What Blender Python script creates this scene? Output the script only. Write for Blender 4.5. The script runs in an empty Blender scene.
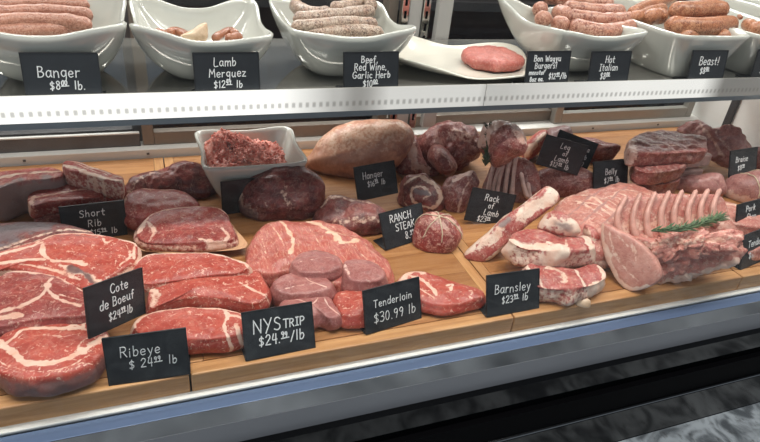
import bpy, math, random
import numpy as np
from mathutils import Matrix, Vector

sc = bpy.context.scene
COL = sc.collection
random.seed(7)

# ------------------------------------------------------------------ camera
CAMZ = 1.36                      # eye height; the cutting boards lie 0.56 m below it
DECK = 0.80
SHELF = CAMZ - 0.315
EX = np.array([0.93650776, -0.09869782, 0.33646985])    # world axes seen in camera axes (right, down, forward)
EY = np.array([-0.3375522, -0.51354096, 0.78888161])
DN = np.array([-0.09493015, 0.85236989, 0.51425076])
cam_data = bpy.data.cameras.new('camera')
cam_data.sensor_width = 36.0
cam_data.lens = 600.0 / 760.0 * 36.0
cam_data.clip_start = 0.02
cam = bpy.data.objects.new('camera', cam_data)
COL.objects.link(cam)
R = Matrix(((EX[0], -EX[1], -EX[2]), (EY[0], -EY[1], -EY[2]), (-DN[0], DN[1], DN[2])))
cam.matrix_world = Matrix.Translation((0, 0, CAMZ)) @ R.to_4x4()
sc.camera = cam

# ------------------------------------------------------------------ world, lights, exposure
sc.view_settings.view_transform = 'Standard'
sc.view_settings.look = 'None'
sc.view_settings.gamma = 1.0
sc.view_settings.exposure = -0.12
sc.view_settings.use_curve_mapping = False
w = bpy.data.worlds.new('store_light')
sc.world = w
w.use_nodes = True
bgn = w.node_tree.nodes['Background']
bgn.inputs[0].default_value = (0.86, 0.93, 1.0, 1)
bgn.inputs[1].default_value = 0.24


def area(name, loc, target, sx, sy, power, color):
    l = bpy.data.lights.new(name, 'AREA')
    l.shape = 'RECTANGLE'
    l.size, l.size_y, l.energy, l.color = sx, sy, power, color
    o = bpy.data.objects.new(name, l)
    o.location = loc
    d = (Vector(target) - Vector(loc)).normalized()
    o.rotation_euler = d.to_track_quat('-Z', 'Y').to_euler()
    COL.objects.link(o)
    return o


area('canopy_lamp', (0.55, 0.76, 2.05), (0.55, 0.77, 0.8), 3.4, 0.07, 31, (1.0, 0.95, 0.88))
area('ceiling_lamp', (0.3, 0.25, 3.3), (0.4, 0.6, 0.8), 2.6, 0.6, 60, (1.0, 0.97, 0.93))
area('prep_room_lamp', (0.5, 1.85, 1.92), (0.5, 1.1, 0.8), 3.2, 0.25, 46, (1.0, 0.97, 0.93))
area('shelf_lamp', (0.3, 1.13, 1.018), (0.3, 1.0, 0.80), 2.7, 0.02, 2.8, (1.0, 0.97, 0.92))
area('store_window', (-1.0, -3.2, 2.0), (0.3, 0.8, 0.9), 3.2, 2.0, 18, (0.80, 0.90, 1.0))

# ------------------------------------------------------------------ photo pixel -> point in the place


def ray(x, y):
    r = np.array([x - 380.0, y - 221.0, 600.0])
    return np.array([r @ EX, r @ EY, -(r @ DN)])


CAM = np.array([0, 0, CAMZ])


def on_plane(px, p0, n):
    out = []
    for x, y in px:
        d = ray(x, y)
        t = ((p0 - CAM) @ n) / (d @ n)
        out.append(CAM + d * t)
    return np.array(out)


def at(x, y, z):
    return on_plane([(x, y)], np.array([0, 0, z]), np.array([0, 0, 1.0]))[0]


def aty(x, y, Y):
    return on_plane([(x, y)], np.array([0, Y, 0]), np.array([0, 1.0, 0]))[0]


# ------------------------------------------------------------------ noise in numpy
def _hash(ix, iy, iz, seed):
    n = (ix * 374761393 + iy * 668265263 + iz * 2147483647 + seed * 1274126177) & 0xFFFFFFFF
    n = ((n ^ (n >> 13)) * 1274126177) & 0xFFFFFFFF
    n = n ^ (n >> 16)
    return (n & 0xFFFF) / 65535.0


def vnoise(P, scale, seed=0):
    Q = np.asarray(P) * scale + 100.0
    I = np.floor(Q).astype(np.int64)
    F = Q - I
    F = F * F * (3 - 2 * F)
    r = 0
    for dx in (0, 1):
        for dy in (0, 1):
            for dz in (0, 1):
                wt = (F[:, 0] if dx else 1 - F[:, 0]) * (F[:, 1] if dy else 1 - F[:, 1]) * (F[:, 2] if dz else 1 - F[:, 2])
                r = r + wt * _hash(I[:, 0] + dx, I[:, 1] + dy, I[:, 2] + dz, seed)
    return r * 2 - 1


def fbm(P, scale, seed=0, octs=3):
    a, s, r = 1.0, scale, 0
    for k in range(octs):
        r = r + a * vnoise(P, s, seed + k)
        a *= 0.5
        s *= 2.03
    return r


# ------------------------------------------------------------------ object helpers
WL = {}


def mesh(name, V, F, mat, parent=None, attrs=None, smooth=True, origin=None):
    V = np.asarray(V, dtype=float)
    if parent is not None:
        base = WL[parent.name]
        loc = np.zeros(3)
    else:
        base = np.array(origin if origin is not None else [(V[:, 0].min() + V[:, 0].max()) / 2, (V[:, 1].min() + V[:, 1].max()) / 2, V[:, 2].min()], dtype=float)
        loc = base
    me = bpy.data.meshes.new(name)
    me.from_pydata((V - base).tolist(), [], [list(map(int, f)) for f in F])
    if attrs:
        for k, v in attrs.items():
            a = me.attributes.new(k, 'FLOAT', 'POINT')
            a.data.foreach_set('value', np.asarray(v, dtype=np.float32))
    if smooth:
        me.polygons.foreach_set('use_smooth', [True] * len(me.polygons))
    me.materials.append(mat)
    me.update()
    o = bpy.data.objects.new(name, me)
    COL.objects.link(o)
    if parent is not None:
        o.parent = parent
        WL[o.name] = base
    else:
        o.location = loc
        WL[o.name] = base
    return o


def empty(name, loc):
    o = bpy.data.objects.new(name, None)
    o.empty_display_size = 0.05
    o.location = loc
    COL.objects.link(o)
    WL[o.name] = np.array(loc, dtype=float)
    return o


def tag(o, label, cat, group=None, kind=None):
    o['label'] = label
    o['category'] = cat
    if group:
        o['group'] = group
    if kind:
        o['kind'] = kind
    return o


def struct(o):
    o['kind'] = 'structure'
    return o


class MB:
    """collects shapes into one mesh"""

    def __init__(s):
        s.V, s.F, s.n, s.A = [], [], 0, []

    def add(s, V, F, a=0.0):
        V = np.asarray(V, dtype=float)
        s.V.append(V)
        s.A.append(np.full(len(V), a) if np.isscalar(a) else np.asarray(a))
        s.F += [[i + s.n for i in f] for f in F]
        s.n += len(V)

    def box(s, x0, x1, y0, y1, z0, z1, a=0.0):
        V = [(x, y, z) for z in (z0, z1) for y in (y0, y1) for x in (x0, x1)]
        s.add(V, [(0, 2, 3, 1), (4, 5, 7, 6), (0, 1, 5, 4), (2, 6, 7, 3), (0, 4, 6, 2), (1, 3, 7, 5)], a)

    def obox(s, c, ux, uy, uz, hx, hy, hz, a=0.0):
        c, ux, uy, uz = map(lambda q: np.array(q, dtype=float), (c, ux, uy, uz))
        V = [c + ux * hx * i + uy * hy * j + uz * hz * k for k in (-1, 1) for j in (-1, 1) for i in (-1, 1)]
        s.add(V, [(0, 2, 3, 1), (4, 5, 7, 6), (0, 1, 5, 4), (2, 6, 7, 3), (0, 4, 6, 2), (1, 3, 7, 5)], a)

    def tube(s, pts, rad, seg=10, a=0.0, cap=True):
        V, F = tube_geo(pts, rad, seg, cap)
        s.add(V, F, a)

    def make(s, name, mat, parent=None, smooth=False, bevel=0.0, attr='tone'):
        o = mesh(name, np.concatenate(s.V), s.F, mat, parent, {attr: np.concatenate(s.A)}, smooth)
        if bevel:
            m = o.modifiers.new('bevel', 'BEVEL')
            m.width = bevel
            m.segments = 2
            m.limit_method = 'ANGLE'
        return o


def tube_geo(pts, rad, seg=10, cap=True):
    pts = np.asarray(pts, dtype=float)
    n = len(pts)
    rad = np.full(n, rad) if np.isscalar(rad) else np.asarray(rad)
    T = np.gradient(pts, axis=0)
    T /= np.linalg.norm(T, axis=1)[:, None] + 1e-12
    up = np.array([0, 0, 1.0]) if abs(T[0][2]) < 0.9 else np.array([0, 1.0, 0])
    V = []
    u = np.cross(T[0], up)
    u /= np.linalg.norm(u)
    for i in range(n):
        u = u - T[i] * (u @ T[i])
        u /= np.linalg.norm(u)
        v = np.cross(T[i], u)
        for k in range(seg):
            t = 2 * math.pi * k / seg
            V.append(pts[i] + rad[i] * (math.cos(t) * u + math.sin(t) * v))
    F = []
    for i in range(n - 1):
        for k in range(seg):
            k2 = (k + 1) % seg
            F.append((i * seg + k, i * seg + k2, (i + 1) * seg + k2, (i + 1) * seg + k))
    if cap:
        F.append(tuple(range(seg))[::-1])
        F.append(tuple((n - 1) * seg + k for k in range(seg)))
    return np.array(V), F


def smooth_closed(pts, n):
    P = np.asarray(pts, dtype=float)
    m = len(P)
    out = []
    for i in range(m):
        p0, p1, p2, p3 = P[i - 1], P[i], P[(i + 1) % m], P[(i + 2) % m]
        for k in range(12):
            t = k / 12
            out.append(0.5 * ((2 * p1) + (-p0 + p2) * t + (2 * p0 - 5 * p1 + 4 * p2 - p3) * t * t + (-p0 + 3 * p1 - 3 * p2 + p3) * t ** 3))
    out = np.array(out)
    d = np.r_[0, np.cumsum(np.linalg.norm(np.diff(np.r_[out, out[:1]], axis=0), axis=1))]
    s = np.linspace(0, d[-1], n, endpoint=False)
    Q = np.r_[out, out[:1]]
    return np.stack([np.interp(s, d, Q[:, k]) for k in range(P.shape[1])], 1)


def smooth_open(pts, n):
    P = np.asarray(pts, dtype=float)
    if len(P) == 2:
        t = np.linspace(0, 1, n)[:, None]
        return P[0] * (1 - t) + P[1] * t
    E = np.r_[[2 * P[0] - P[1]], P, [2 * P[-1] - P[-2]]]
    out = []
    for i in range(1, len(E) - 2):
        p0, p1, p2, p3 = E[i - 1], E[i], E[i + 1], E[i + 2]
        for k in range(10):
            t = k / 10
            out.append(0.5 * ((2 * p1) + (-p0 + p2) * t + (2 * p0 - 5 * p1 + 4 * p2 - p3) * t * t + (-p0 + 3 * p1 - 3 * p2 + p3) * t ** 3))
    out.append(P[-1])
    out = np.array(out)
    d = np.r_[0, np.cumsum(np.linalg.norm(np.diff(out, axis=0), axis=1))]
    s = np.linspace(0, d[-1], n)
    return np.stack([np.interp(s, d, out[:, k]) for k in range(P.shape[1])], 1)


def seg_dist(P, L):
    d = np.full(len(P), 1e9)
    for a, b in zip(L[:-1], L[1:]):
        ab = b - a
        t = np.clip(((P - a) @ ab) / (ab @ ab + 1e-12), 0, 1)
        d = np.minimum(d, np.linalg.norm(P - (a + t[:, None] * ab), axis=1))
    return d


# ------------------------------------------------------------------ materials
MATS = {}


def nodes(name):
    m = bpy.data.materials.new(name)
    m.use_nodes = True
    nt = m.node_tree
    b = nt.nodes['Principled BSDF']
    return m, nt, b, nt.nodes, nt.links


def mixrgb(nt, fac, a, b):
    n = nt.nodes.new('ShaderNodeMix')
    n.data_type = 'RGBA'
    for sock, v in ((n.inputs[0], fac), (n.inputs[6], a), (n.inputs[7], b)):
        if hasattr(v, 'is_linked') or hasattr(v, 'links'):
            nt.links.new(v, sock)
        elif isinstance(v, (int, float)):
            sock.default_value = v
        else:
            sock.default_value = (*v, 1)
    return n.outputs[2]


def noise(nt, coord, scale, detail=3, rough=0.55, dist=0.0):
    n = nt.nodes.new('ShaderNodeTexNoise')
    n.inputs['Scale'].default_value = scale
    n.inputs['Detail'].default_value = detail
    n.inputs['Roughness'].default_value = rough
    n.inputs['Distortion'].default_value = dist
    nt.links.new(coord, n.inputs['Vector'])
    return n.outputs['Fac']


def ramp(nt, fac, lo, hi, a=0.0, b=1.0):
    n = nt.nodes.new('ShaderNodeMapRange')
    n.interpolation_type = 'SMOOTHSTEP'
    n.inputs[1].default_value = lo
    n.inputs[2].default_value = hi
    n.inputs[3].default_value = a
    n.inputs[4].default_value = b
    nt.links.new(fac, n.inputs[0])
    return n.outputs[0]


def mth(nt, op, a, b=None):
    n = nt.nodes.new('ShaderNodeMath')
    n.operation = op
    for i, v in enumerate((a, b)):
        if v is None:
            continue
        if isinstance(v, (int, float)):
            n.inputs[i].default_value = v
        else:
            nt.links.new(v, n.inputs[i])
    return n.outputs[0]


def attr(nt, name):
    n = nt.nodes.new('ShaderNodeAttribute')
    n.attribute_name = name
    return n.outputs['Fac']


def objcoord(nt, scale=(1, 1, 1), rot=(0, 0, 0)):
    t = nt.nodes.new('ShaderNodeTexCoord')
    m = nt.nodes.new('ShaderNodeMapping')
    m.inputs['Scale'].default_value = scale
    m.inputs['Rotation'].default_value = rot
    nt.links.new(t.outputs['Object'], m.inputs['Vector'])
    return m.outputs['Vector']


def srgb(r, g, b):
    f = lambda c: (c / 255 / 12.92) if c / 255 <= 0.04045 else ((c / 255 + 0.055) / 1.055) ** 2.4
    return (f(r), f(g), f(b))


def simple(name, col, rough=0.4, metal=0.0, spec=0.5, coat=0.0, var=0.0, vscale=20.0, bump=0.0, bscale=200.0, stretch=(1, 1, 1)):
    if name in MATS:
        return MATS[name]
    m, nt, b, N, L = nodes(name)
    b.inputs['Roughness'].default_value = rough
    b.inputs['Metallic'].default_value = metal
    b.inputs['Specular IOR Level'].default_value = spec
    b.inputs['Coat Weight'].default_value = coat
    co = objcoord(nt, stretch)
    f = noise(nt, co, vscale)
    k = 1 - var
    c = mixrgb(nt, ramp(nt, f, 0.3, 0.7), tuple(x * k for x in col), tuple(min(1, x * (1 + var)) for x in col))
    L.new(c, b.inputs['Base Color'])
    if bump:
        bn = N.new('ShaderNodeBump')
        bn.inputs['Strength'].default_value = bump
        bn.inputs['Distance'].default_value = 0.002
        L.new(noise(nt, co, bscale), bn.inputs['Height'])
        L.new(bn.outputs[0], b.inputs['Normal'])
    MATS[name] = m
    return m


def meat(name, lean, lean2, fat, alt=(0.10, 0.07, 0.075), marb=0.5, mscale=150.0, stretch=(1, 1, 1), rot=0.0, rough=0.34, thr=0.60, coarse=0.0, bump=0.22, vein=0.16):
    """lean muscle with flecks and seams of fat; 'fat' and 'alt' are per-vertex marks of the cut itself"""
    if name in MATS:
        return MATS[name]
    m, nt, b, N, L = nodes(name)
    co = objcoord(nt, stretch, (0, 0, rot))
    co1 = objcoord(nt)
    big = noise(nt, co, 38, 4, 0.6)
    base = mixrgb(nt, ramp(nt, big, 0.32, 0.68), lean, lean2)
    base = mixrgb(nt, ramp(nt, noise(nt, co, 150, 4, 0.65), 0.42, 0.75, 0, 0.35), base, tuple(x * 0.62 for x in lean2))
    fleck = ramp(nt, noise(nt, co, mscale * 1.25, 3, 0.6, 1.0), thr - 0.005, thr + 0.035, 0, marb)
    if coarse:
        f2 = ramp(nt, noise(nt, co, mscale * 0.3, 4, 0.62, 1.2), thr - 0.03, thr + 0.07, 0, coarse)
        fleck = mth(nt, 'MAXIMUM', fleck, f2)
    jag = noise(nt, co1, 170, 3, 0.6)
    fa = mth(nt, 'ADD', attr(nt, 'fat'), mth(nt, 'MULTIPLY', mth(nt, 'SUBTRACT', jag, 0.5), 1.5))
    fa = ramp(nt, fa, 0.34, 0.74)
    # a mark of zero stays zero
    fa = mth(nt, 'MULTIPLY', fa, ramp(nt, attr(nt, 'fat'), 0.03, 0.18))
    v = mth(nt, 'ABSOLUTE', mth(nt, 'SUBTRACT', noise(nt, co, mscale * 0.33, 3, 0.55, 1.2), 0.5))
    fleck = mth(nt, 'MAXIMUM', fleck, ramp(nt, v, 0.008, 0.045, vein, 0))
    tot = mth(nt, 'MAXIMUM', fleck, fa)
    fatv = mixrgb(nt, ramp(nt, noise(nt, co1, 60, 3), 0.35, 0.75), fat, tuple(f * k for f, k in zip(fat, (0.92, 0.72, 0.66))))
    c = mixrgb(nt, tot, base, fatv)
    al = mth(nt, 'ADD', attr(nt, 'alt'), mth(nt, 'MULTIPLY', mth(nt, 'SUBTRACT', noise(nt, co1, 90, 3), 0.5), 0.5))
    al = mth(nt, 'MULTIPLY', ramp(nt, al, 0.25, 0.85), ramp(nt, attr(nt, 'alt'), 0.02, 0.15))
    c = mixrgb(nt, al, c, alt)
    L.new(c, b.inputs['Base Color'])
    b.inputs['Roughness'].default_value = rough
    b.inputs['Specular IOR Level'].default_value = 0.45
    bn = N.new('ShaderNodeBump')
    bn.inputs['Strength'].default_value = bump
    bn.inputs['Distance'].default_value = 0.0015
    h = mth(nt, 'ADD', noise(nt, co, 260, 3), mth(nt, 'MULTIPLY', tot, 0.5))
    L.new(h, bn.inputs['Height'])
    L.new(bn.outputs[0], b.inputs['Normal'])
    MATS[name] = m
    return m


BEEF = meat('beef_bright', srgb(186, 84, 68), srgb(166, 62, 50), srgb(230, 194, 174), srgb(112, 80, 76), marb=0.75, thr=0.605, coarse=0.10, vein=0.12)
BEEF_D = meat('beef_dark', srgb(158, 70, 62), srgb(132, 50, 46), srgb(216, 180, 162), srgb(96, 74, 76), marb=0.5, thr=0.60, coarse=0.15)
AGED = meat('beef_aged', srgb(138, 72, 66), srgb(86, 42, 42), srgb(214, 190, 172), srgb(108, 90, 92), marb=0.3, thr=0.62, coarse=0.15, vein=0.12, bump=0.5)
TEND = meat('beef_tenderloin', srgb(170, 108, 102), srgb(150, 86, 82), srgb(226, 190, 178), srgb(120, 92, 92), marb=0.4, thr=0.62, coarse=0.1, mscale=180)
FLAT = meat('beef_grained', srgb(192, 104, 92), srgb(172, 80, 70), srgb(232, 198, 172), srgb(110, 60, 58), marb=0.5, mscale=160, stretch=(2.2, 0.5, 1), rot=0.5, thr=0.58, coarse=0.2)
LAMB = meat('lamb', srgb(184, 98, 90), srgb(158, 68, 64), srgb(232, 208, 190), srgb(150, 128, 124), marb=0.45, thr=0.58, coarse=0.35, bump=0.6)
LAMB_D = meat('lamb_dark', srgb(142, 78, 72), srgb(108, 52, 50), srgb(206, 178, 166), srgb(134, 112, 110), marb=0.4, thr=0.57, coarse=0.35, bump=0.6)
PORK = meat('pork', srgb(206, 138, 124), srgb(182, 106, 96), srgb(232, 200, 182), srgb(176, 128, 120), marb=0.6, mscale=150, thr=0.57, coarse=0.4, bump=0.7)
LOIN = meat('pork_loin', srgb(208, 152, 138), srgb(192, 128, 116), srgb(234, 206, 190), srgb(176, 128, 120), marb=0.3, mscale=120, thr=0.60, coarse=0.2)
PORK_D = meat('pork_dull', srgb(172, 120, 114), srgb(146, 94, 90), srgb(210, 182, 170), srgb(146, 114, 112), marb=0.35, thr=0.58, coarse=0.25)
HAM = meat('ham_rind', srgb(204, 152, 126), srgb(186, 130, 106), srgb(222, 190, 166), srgb(130, 86, 80), marb=0.15, thr=0.62, coarse=0.2, bump=0.15, vein=0.0)
MINCE = meat('minced_beef', srgb(234, 148, 130), srgb(216, 112, 96), srgb(242, 206, 192), srgb(124, 74, 68), marb=0.7, mscale=260, thr=0.54, bump=0.4, vein=0.1)
PATTY = meat('patty_meat', srgb(190, 106, 94), srgb(164, 78, 68), srgb(214, 158, 144), marb=0.6, mscale=260, thr=0.56, bump=0.9)
ROASTM = meat('roast_tied', srgb(156, 68, 62), srgb(126, 48, 46), srgb(220, 180, 164), srgb(110, 60, 56), marb=0.6, mscale=150, thr=0.56, coarse=0.35, bump=0.6)
SAU_B = meat('banger_casing', srgb(164, 112, 92), srgb(134, 84, 66), srgb(198, 156, 136), marb=0.6, mscale=260, thr=0.50, coarse=0.3, bump=0.2)
SAU_G = meat('garlic_casing', srgb(128, 102, 86), srgb(86, 64, 54), srgb(204, 186, 168), srgb(80, 60, 50), marb=0.8, mscale=330, thr=0.49, coarse=0.4, bump=0.2)
SAU_H = meat('italian_casing', srgb(152, 94, 76), srgb(108, 56, 44), srgb(204, 160, 138), marb=0.8, mscale=240, thr=0.50, coarse=0.5, bump=0.2)
SAU_R = meat('beast_casing', srgb(152, 92, 62), srgb(108, 56, 36), srgb(202, 150, 114), marb=0.75, mscale=240, thr=0.51, coarse=0.45, bump=0.2)
COOKED = meat('cooked_casing', srgb(160, 104, 76), srgb(126, 74, 50), srgb(200, 150, 116), marb=0.3, mscale=260, thr=0.58)
PALEFAT = meat('pale_fat', srgb(222, 196, 168), srgb(202, 168, 136), srgb(236, 218, 194), marb=0.2, thr=0.6)
BONE = simple('bone', srgb(204, 152, 138), 0.4, var=0.12, vscale=60)
BONE_D = simple('bone_dark', srgb(190, 160, 152), 0.45, var=0.15, vscale=60)
CERAMIC = simple('white_ceramic', srgb(194, 194, 186), 0.12, spec=0.5, coat=0.5, var=0.015, vscale=8)
STONEW = simple('white_platter_glaze', srgb(214, 209, 196), 0.16, coat=0.4, var=0.02, vscale=8)
CHALK = simple('chalk_ink', srgb(236, 238, 238), 0.8, var=0.05, vscale=400)
SLATE = simple('chalkboard', srgb(40, 43, 47), 0.42, spec=0.4, var=0.12, vscale=40)
SLATE_E = simple('chalkboard_edge', srgb(26, 27, 30), 0.5, var=0.05)
STEEL = simple('brushed_steel', srgb(150, 155, 160), 0.28, metal=1.0, var=0.06, vscale=6, stretch=(1, 12, 12))
SHEETM = simple('mirror_steel', srgb(150, 154, 158), 0.08, metal=1.0, var=0.05, vscale=4)
CHANNEL = simple('glass_channel_aluminium', srgb(98, 118, 150), 0.5, metal=0.3, var=0.05, vscale=5, stretch=(1, 10, 10))  # blue of reflected daylight is mixed into the aluminium's base colour
STRIP = simple('rolled_steel_strip', srgb(168, 170, 173), 0.12, metal=1.0, var=0.10, vscale=7)
KICK = simple('polished_kick_steel', srgb(196, 200, 203), 0.04, metal=1.0, var=0.02, vscale=4)
GREYP = simple('grey_painted_steel', srgb(140, 142, 147), 0.4, var=0.05, vscale=4)
BLACKG = simple('black_gloss_panel', srgb(6, 7, 9), 0.06, spec=0.34, var=0.1, vscale=3)
BLACKR = simple('black_rubber', srgb(3, 3, 5), 0.6, spec=0.05, var=0.1)
LINER = simple('white_liner', srgb(232, 232, 228), 0.35, var=0.02)
SILL = simple('white_sill', srgb(214, 212, 206), 0.4, var=0.03)
BRONZE = simple('bronze_frame', srgb(124, 114, 104), 0.4, metal=0.3, var=0.06, vscale=10)
ALUF = simple('aluminium_frame', srgb(164, 160, 152), 0.38, metal=0.5, var=0.05, vscale=10)
DARKTRACK = simple('dark_track', srgb(88, 86, 86), 0.4, var=0.1)
CABI = simple('dark_cabinet', srgb(40, 38, 40), 0.5, var=0.2, vscale=6)
MAROON = simple('maroon_board', srgb(74, 46, 42), 0.5, var=0.15, vscale=10)
TWINE = simple('butcher_twine', srgb(204, 186, 160), 0.8, var=0.15, vscale=300)
PAPER = simple('butcher_paper', srgb(206, 160, 122), 0.7, var=0.06, vscale=30)
HERB = simple('rosemary_needles', srgb(88, 112, 76), 0.5, var=0.3, vscale=120)
HERBD = simple('rosemary_dark', srgb(52, 66, 44), 0.5, var=0.3, vscale=120)
STEM = simple('rosemary_stem', srgb(110, 92, 62), 0.6, var=0.1)


def wood(name, a, b_, along='x'):
    m, nt, b, N, L = nodes(name)
    st = (1.5, 22, 22) if along == 'x' else (22, 1.5, 22)
    co = objcoord(nt, st)
    f = noise(nt, co, 5.0, 4, 0.6, 0.6)
    c = mixrgb(nt, ramp(nt, f, 0.3, 0.75), a, b_)
    c = mixrgb(nt, attr(nt, 'tone'), c, tuple(x * 0.62 for x in b_))
    fl = ramp(nt, noise(nt, objcoord(nt, (1, 1, 1)), 55, 2), 0.74, 0.80, 0, 0.6)
    c = mixrgb(nt, fl, c, srgb(96, 60, 36))
    L.new(c, b.inputs['Base Color'])
    b.inputs['Roughness'].default_value = 0.42
    MATS[name] = m
    return m


WOOD = wood('maple_board', srgb(190, 138, 88), srgb(158, 104, 60))
WOODL = wood('maple_edge', srgb(206, 156, 104), srgb(176, 124, 76))
WOODY = wood('maple_side', srgb(202, 152, 100), srgb(174, 122, 76), 'y')


def glass_mat():
    m, nt, b, N, L = nodes('case_glass')
    N.remove(b)
    out = N['Material Output']
    tr = N.new('ShaderNodeBsdfTransparent')
    tr.inputs[0].default_value = (0.965, 0.975, 0.975, 1)
    gl = N.new('ShaderNodeBsdfGlossy')
    gl.inputs['Roughness'].default_value = 0.01
    fr = N.new('ShaderNodeFresnel')
    ge = N.new('ShaderNodeNewGeometry')
    mr = N.new('ShaderNodeMapRange')          # the same reflectance from either face of the pane
    mr.inputs[3].default_value = 1.28
    mr.inputs[4].default_value = 1 / 1.28
    L.new(ge.outputs['Backfacing'], mr.inputs[0])
    L.new(mr.outputs[0], fr.inputs[0])
    mx = N.new('ShaderNodeMixShader')
    L.new(fr.outputs[0], mx.inputs[0])
    L.new(tr.outputs[0], mx.inputs[1])
    L.new(gl.outputs[0], mx.inputs[2])
    L.new(mx.outputs[0], out.inputs['Surface'])
    return m


GLASS = glass_mat()


def led_mat():
    m, nt, b, N, L = nodes('led_lens')
    co = objcoord(nt)
    sep = N.new('ShaderNodeSeparateXYZ')
    L.new(co, sep.inputs[0])
    # lens ribs every 6 mm in the lower half, lit by the diodes behind them
    s = mth(nt, 'SINE', mth(nt, 'MULTIPLY', sep.outputs[0], 2 * math.pi / 0.0105))
    dots = ramp(nt, s, -0.7, 0.8)
    lower = ramp(nt, sep.outputs[2], 0.021, 0.025, 1, 0)
    lower2 = ramp(nt, sep.outputs[2], 0.0135, 0.0175, 0, 1)
    d = mth(nt, 'MULTIPLY', mth(nt, 'MULTIPLY', dots, lower), mth(nt, 'MULTIPLY', lower2, 0.5))
    st = mth(nt, 'MULTIPLY', mth(nt, 'SUBTRACT', 1.0, d), attr(nt, 'tone'))
    b.inputs['Base Color'].default_value = (*srgb(120, 118, 112), 1)
    b.inputs['Roughness'].default_value = 0.25
    b.inputs['Emission Color'].default_value = (1.0, 0.985, 0.94, 1)
    L.new(st, b.inputs['Emission Strength'])
    return m


LED = led_mat()


def floor_mat():
    m, nt, b, N, L = nodes('polished_concrete')
    co = objcoord(nt)
    f = noise(nt, co, 9, 6, 0.65, 1.5)
    c = mixrgb(nt, ramp(nt, f, 0.38, 0.62), srgb(88, 92, 96), srgb(188, 194, 198))
    f2 = noise(nt, co, 40, 4, 0.7)
    c = mixrgb(nt, ramp(nt, f2, 0.56, 0.66, 0, 0.75), c, srgb(58, 54, 54))
    L.new(c, b.inputs['Base Color'])
    b.inputs['Roughness'].default_value = 0.35
    return m


def brick_mat(name, c1, c2, mo):
    m, nt, b, N, L = nodes(name)
    t = N.new('ShaderNodeTexCoord')
    mp = N.new('ShaderNodeMapping')
    mp.inputs['Rotation'].default_value = (math.pi / 2, 0, 0)
    L.new(t.outputs['Object'], mp.inputs['Vector'])
    br = N.new('ShaderNodeTexBrick')
    br.inputs['Color1'].default_value = (*c1, 1)
    br.inputs['Color2'].default_value = (*c2, 1)
    br.inputs['Mortar'].default_value = (*mo, 1)
    br.inputs['Scale'].default_value = 1.0
    br.inputs['Brick Width'].default_value = 0.20
    br.inputs['Row Height'].default_value = 0.07
    br.inputs['Mortar Size'].default_value = 0.004
    L.new(mp.outputs[0], br.inputs['Vector'])
    L.new(br.outputs[0], b.inputs['Base Color'])
    b.inputs['Roughness'].default_value = 0.4
    return m


# ------------------------------------------------------------------ setting
mb = MB()
mb.box(-3.5, 4.5, -3.5, 3.2, -0.05, 0.0)
struct(mb.make('floor', floor_mat()))
mb = MB()
mb.box(-3.5, 4.5, 2.6, 2.7, 0.0, 3.2)
struct(mb.make('wall_back', brick_mat('blue_grey_brick', srgb(92, 104, 122), srgb(78, 90, 108), srgb(52, 58, 68))))

# ------------------------------------------------------------------ display case
XL, XR = -1.1, 1.47
case = empty('display_case', (0.3, 0.85, 0.0))
tag(case, 'long refrigerated butcher display case with black front and glass', 'display case')


def rail(name, prof, mat, x0=XL, x1=XR, bevel=0.0, parent=case, tone=0.0):
    """a profile (Y, D below the eye) run along the case"""
    n = len(prof)
    V = [(x, y, CAMZ - d) for x in (x0, x1) for y, d in prof]
    F = [tuple(range(n))[::-1], tuple(range(n, 2 * n))] + [(i, (i + 1) % n, n + (i + 1) % n, n + i) for i in range(n)]
    b = MB()
    b.add(V, F, tone)
    return b.make(name, mat, parent, bevel=bevel)


rail('deck_pan', [(0.552, 0.594), (0.552, 0.64), (1.19, 0.64), (1.19, 0.594)], STEEL)
rail('liner_strip', [(0.5505, 0.5935), (0.5615, 0.5935), (0.5615, 0.5885), (0.5505, 0.5885)], LINER, bevel=0.0015)
rail('glass_channel', [(0.527, 0.590), (0.527, 0.620), (0.547, 0.620), (0.547, 0.590)], CHANNEL, bevel=0.001)
rail('steel_strip', [(0.5265, 0.5905), (0.5265, 0.6200), (0.5305, 0.6200), (0.5305, 0.5905)], STRIP)
rail('grey_band', [(0.526, 0.620), (0.526, 0.6585), (0.545, 0.6585), (0.545, 0.620)], GREYP)
rail('front_panel', [(0.5150, 0.6585), (0.5150, 0.710), (0.56, 0.710), (0.56, 0.6585)], BLACKG)
rail('recess_shade', [(0.5050, 0.710), (0.5050, 0.757), (0.56, 0.757), (0.56, 0.710)], BLACKR)  # near-black strip stands in for a recess's shade; it is not set back
rail('bumper', [(0.503, 0.7572), (0.5005, 0.7578), (0.4995, 0.7595), (0.5005, 0.7612), (0.503, 0.762), (0.55, 0.762), (0.55, 0.7572)], SHEETM)
rail('lower_panel', [(0.5000, 0.762), (0.5000, 0.846), (0.56, 0.846), (0.56, 0.762)], BLACKG)
rail('kick_panel', [(0.4990, 0.846), (0.4990, 1.27), (0.56, 1.27), (0.56, 0.846)], KICK)
rail('plinth', [(0.56, 1.20), (0.56, 1.36), (1.19, 1.36), (1.19, 1.20)], BLACKR)
rail('cabinet_body', [(0.56, 0.641), (0.56, 1.20), (1.19, 1.20), (1.19, 0.641)], GREYP)
# front pane, leaning in towards the top, and the end pane
b = MB()
y0, y1, z0, z1 = 0.537, 0.575, CAMZ - 0.592, CAMZ + 0.62
b.add([(XL, y0, z0), (XR, y0, z0), (XR, y1, z1), (XL, y1, z1)], [(0, 1, 2, 3)])
gp = b.make('front_glass', GLASS, case)
so = gp.modifiers.new('thickness', 'SOLIDIFY')
so.thickness = 0.004
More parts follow.
